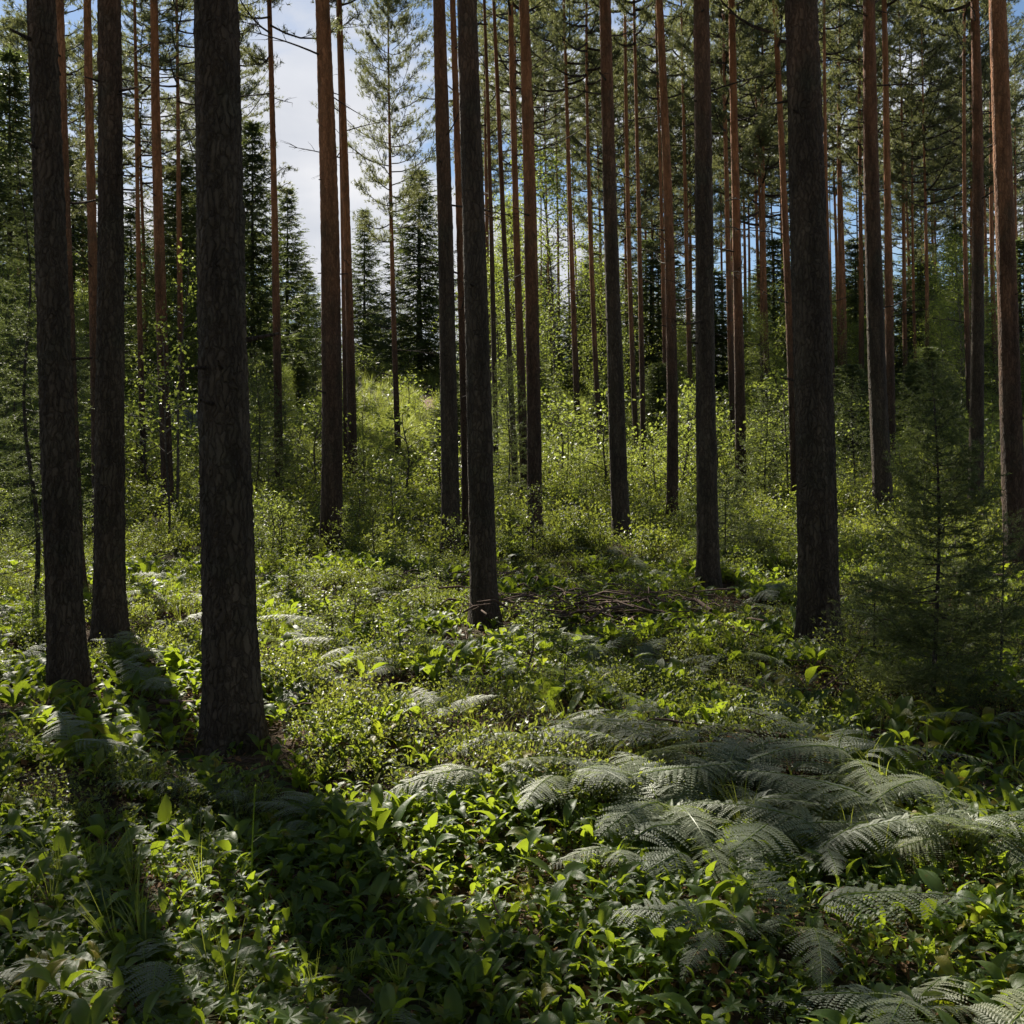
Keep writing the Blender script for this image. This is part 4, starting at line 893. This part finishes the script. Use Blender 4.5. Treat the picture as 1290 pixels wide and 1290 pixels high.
def lay(name, label, protos, X, Y, s0, s1, tilt=.15, sink=0.0):
    n = len(X); P = np.stack([X, Y, ground(X, Y) - sink], -1); rot = np.stack([rng.normal(size=n) * tilt, rng.normal(size=n) * tilt, rng.uniform(0, 6.28, n)], -1)
    scatter(name, label, protos, P, rot, rng.uniform(s0, s1, n) * (1 + .25 * np.sin(X * 4.1 + 1) * np.cos(Y * 3.7)), rng.integers(0, len(protos), n))

BER = [berry_clump() for _ in range(6)] + [berry_clump(130, .27, .17, .022) for _ in range(2)] + [berry_clump(60, .14, .16, .017) for _ in range(2)]
HRB = [herb_clump(random.choice((3, 4))) for _ in range(8)]; HSM = [herb_clump(4, .62) for _ in range(5)]
GRS = [grass_tuft(14, .30) for _ in range(5)]; STR = [star_herb(random.choice((5, 6, 7))) for _ in range(4)]
LIT = [litter_patch() for _ in range(5)]
X, Y = spots(5200, 2.2, 15); lay('leaf_litter', 'brown dead leaves and twigs lying between the herbs', LIT, X, Y, .7, 1.3, .05)
X, Y = spots(17000, 4.3, 18, 1.0, .54, lambda X, Y: (patch(X, Y, .9, 1.3) < .3 + .5 * (Y < 6.5)) & (patch(X, Y, 2.2, 2.3) > -.8)); lay('broadleaf_carpet', 'carpet of broad-leaved green herbs across the near forest floor', HRB + HSM, X, Y, .7, 1.15)
X, Y = spots(5200, 2.2, 5); lay('small_herbs', 'small star-leaved and short herbs filling the gaps in the foreground', HSM * 3 + STR[:2], X, Y, .5, .95)
X, Y = spots(17000, 4.6, 21, 1.0, .54, lambda X, Y: (patch(X, Y, .9, 1.3) > -.25 - .3 * (Y > 8)) & (patch(X, Y, 3.1, .3) > -.15 + .5 * np.sin(X * 5) * np.cos(Y * 3.6))); lay('bilberry_carpet', 'bilberry thicket of tiny leaves over the middle ground', BER, X, Y, .5, 1.25)
X, Y = spots(15000, 15, 48, 1.1, .54, lambda X, Y: ~((np.abs(X / Y - (541 - CX) / F_PX) < .006) & (np.abs(Y - 47) < 8))); lay('far_bilberry', 'bilberry and low leafy growth spreading under the far trunks', BER, X, Y, .9, 2.6)
X, Y = spots(4200, 6, 26, 1.0, .54); lay('mid_herbs', 'scattered yellow green broad leaves standing out of the bilberry', HRB, X, Y, .9, 1.5)
X, Y = spots(1500, 3, 16, 1.0, .54, lambda X, Y: patch(X, Y, .6, 4.) > .5); lay('grass_tufts', 'thin grass blades between the herbs', GRS, X, Y, .6, 1.1)
MGR = [grass_tuft(22, .6, .012, M_MEADOW) for _ in range(4)]
X, Y = spots(15000, 26, 75, 1.0, .54, lambda X, Y: ~((np.abs(X / Y - (541 - CX) / F_PX) < .006) & (np.abs(Y - 47) < 8))); lay('meadow_grass', 'tall yellow green grass covering the far slope and its crest', MGR, X, Y, .8, 1.5)

# ------------------------------------------------------------ dead wood, stone, single stalks
def brush(px, py, n, rx, ry, h, label, name='brushwood_pile'):
    X, Y = ray_ground(px, py); t = thing(name, label, 'brushwood', (X, Y, float(ground(X, Y))))
    lst = []
    for i in range(n):
        c = np.array([random.gauss(0, rx), random.gauss(0, ry), random.uniform(.02, h)]); a = random.uniform(0, 6.28); l = random.uniform(.12, .5)
        d = np.array([math.cos(a), math.sin(a), random.uniform(-.2, .3)]) * l / 2; r = random.choice((.003, .004, .006, .011))
        lst.append((np.stack([c - d, c + [random.uniform(-.04, .04), 0, random.uniform(0, .05)], c + d]), np.array([r, r * .8, r * .4])))
    for (P, rr) in lst[:14]:
        V, Fq = tube(P, rr * 1.6 + .004, 6); link('stick', make_mesh('stick', [(V, Fq, M_DEADWOOD)]), t)
    V, Fq = tubes(lst[14:], 4); o = link('twigs', make_mesh('twigs', [(V, Fq, M_DEADWOOD)]), t); o['kind'] = 'stuff'
brush(728, 788, 300, .62, .42, .30, 'heap of reddish brown dead twigs right of the central dark trunk')
brush(590, 745, 160, .5, .3, .2, 'thin grey brush left of the foot of the central dark trunk')

for px, py in ((350, 800), (480, 790), (200, 905), (440, 1000), (620, 900), (905, 800), (1010, 900), (1090, 960), (760, 850), (560, 720), (240, 760), (860, 700)):
    X, Y = ray_ground(px, py); lab2 = 'fallen twig ' + gap(px) + (' nearer' if py > 840 else ' farther'); t = thing('fallen_twig', lab2, 'twig', (X, Y, float(ground(X, Y)) + .1), random.uniform(0, 6.28))
    m = dead_branch_mesh(random.uniform(.5, 1.1)); m.materials[0] = M_DEADWOOD; link('stick', m, t, (0, 0, 0), (random.uniform(-.3, .3), random.uniform(-.12, .05), 0))
def log(px, py, Ln, r, yaw, label):
    X, Y = ray_ground(px, py); s = np.linspace(0, 1, 24); P = np.stack([(s - .5) * Ln * math.cos(yaw), (s - .5) * Ln * math.sin(yaw), r * .8 + .02 * np.sin(s * 7)], -1)
    V, Fq = tube(P, r * (1 - .25 * s) * (1 + .05 * np.sin(s * 31)), 14); t = thing('fallen_log', label, 'log', (X, Y, float(ground(X, Y))))
    link('log_stem', make_mesh('log_stem', [(V, Fq, M_DEADWOOD)]), t)
    for e in (0, 1):
        c = P[-e]; ring = V.reshape(-1, 14, 3)[-e]; VV = np.concatenate([[c + (P[-1] - P[0]) / Ln * (.01 if e else -.01)], ring]); FF = np.array([[0, 1 + i, 1 + (i + 1) % 14] for i in range(14)])
        link('cut_end', make_mesh('cut_end', [(VV, FF, M_DEADWOOD)]), t)
log(1272, 738, 1.5, .08, .1, 'grey fallen log at the right border beside the stout sunlit trunk')

def boulder(px, py, r, label):
    X, Y = ray_ground(px, py); u, v = np.meshgrid(np.linspace(0, 2 * np.pi, 33)[:-1], np.linspace(.02, np.pi - .02, 18), indexing='ij')
    D = np.stack([np.sin(v) * np.cos(u), np.sin(v) * np.sin(u), np.cos(v)], -1); rr = r * (1 + .16 * np.sin(D[..., 0] * 3 + 1) * np.cos(D[..., 1] * 4) + .08 * np.sin(D[..., 2] * 7 + D[..., 0] * 5))
    V = (D * rr[..., None] * [1.3, 1, .75]).reshape(-1, 3); i, j = np.meshgrid(np.arange(32), np.arange(17), indexing='ij'); a = i * 18 + j; b = ((i + 1) % 32) * 18 + j
    t = link('boulder', make_mesh('boulder', [(V, np.stack([a, b, b + 1, a + 1], -1).reshape(-1, 4), M_ROCK)]), None, (X, Y, float(ground(X, Y)) + r * .35)); t['label'] = label; t['category'] = 'boulder'
boulder(236, 552, .75, 'dark grey boulder in the far undergrowth left of the thickest trunk')

def stalk(px, py, H, lean, label, head=True):
    X, Y = ray_ground(px, py); s = np.linspace(0, 1, 12); P = np.stack([lean * H * s ** 1.6, 0 * s, H * s], -1); t = thing('grass_stalk', label, 'grass stalk', (X, Y, float(ground(X, Y))))
    V, Fq = tube(P, .0028 * (1 - .6 * s) + .0008, 5); link('stem', make_mesh('stem', [(V, Fq, M_STALK)]), t)
    if head:
        n = 60; f = rng.uniform(.74, 1, n); Q = np.stack([np.interp(f, s, P[:, k]) for k in range(3)], -1); V, Fc = blades(Q, rng.normal(size=(n, 3)) * .6 + [lean, 0, 1], .025, .006)
        link('seed_head', make_mesh('seed_head', [(V, Fc, M_GRASS)], False), t)
    for a in (.3, .5):
        b0 = np.array([np.interp(a, s, P[:, k]) for k in range(3)]); q = np.linspace(0, 1, 6); dx = random.choice((-1, 1)); Q = b0 + np.stack([dx * .16 * q, .05 * q, .14 * q - .12 * q ** 2], -1)
        w = .004 * (1 - q) ** .5; VV = np.stack([Q - [0, 1, 0] * w[:, None], Q + [0, 1, 0] * w[:, None]], 1).reshape(-1, 3); i0 = np.arange(5)[:, None] * 2
        link('blade', make_mesh('blade', [(VV, i0 + np.array([[0, 1, 3, 2]]), M_GRASS)]), t)
stalk(316, 1135, .42, .04, 'single bright green grass stalk in front of the thickest trunk', False)
stalk(572, 930, .42, .35, 'tall grass with a drooping seed head left of the fern bed')
stalk(640, 905, .45, -.05, 'upright grass stalk behind the fern bed below the central dark trunk', False)
stalk(1168, 1010, .40, .0, 'upright grass stalk among the ferns under the dark young spruce', False)
print('saplings', cnt, 'tris', sum(len(m.loops) - 2 * len(m.polygons) for m in bpy.data.meshes))
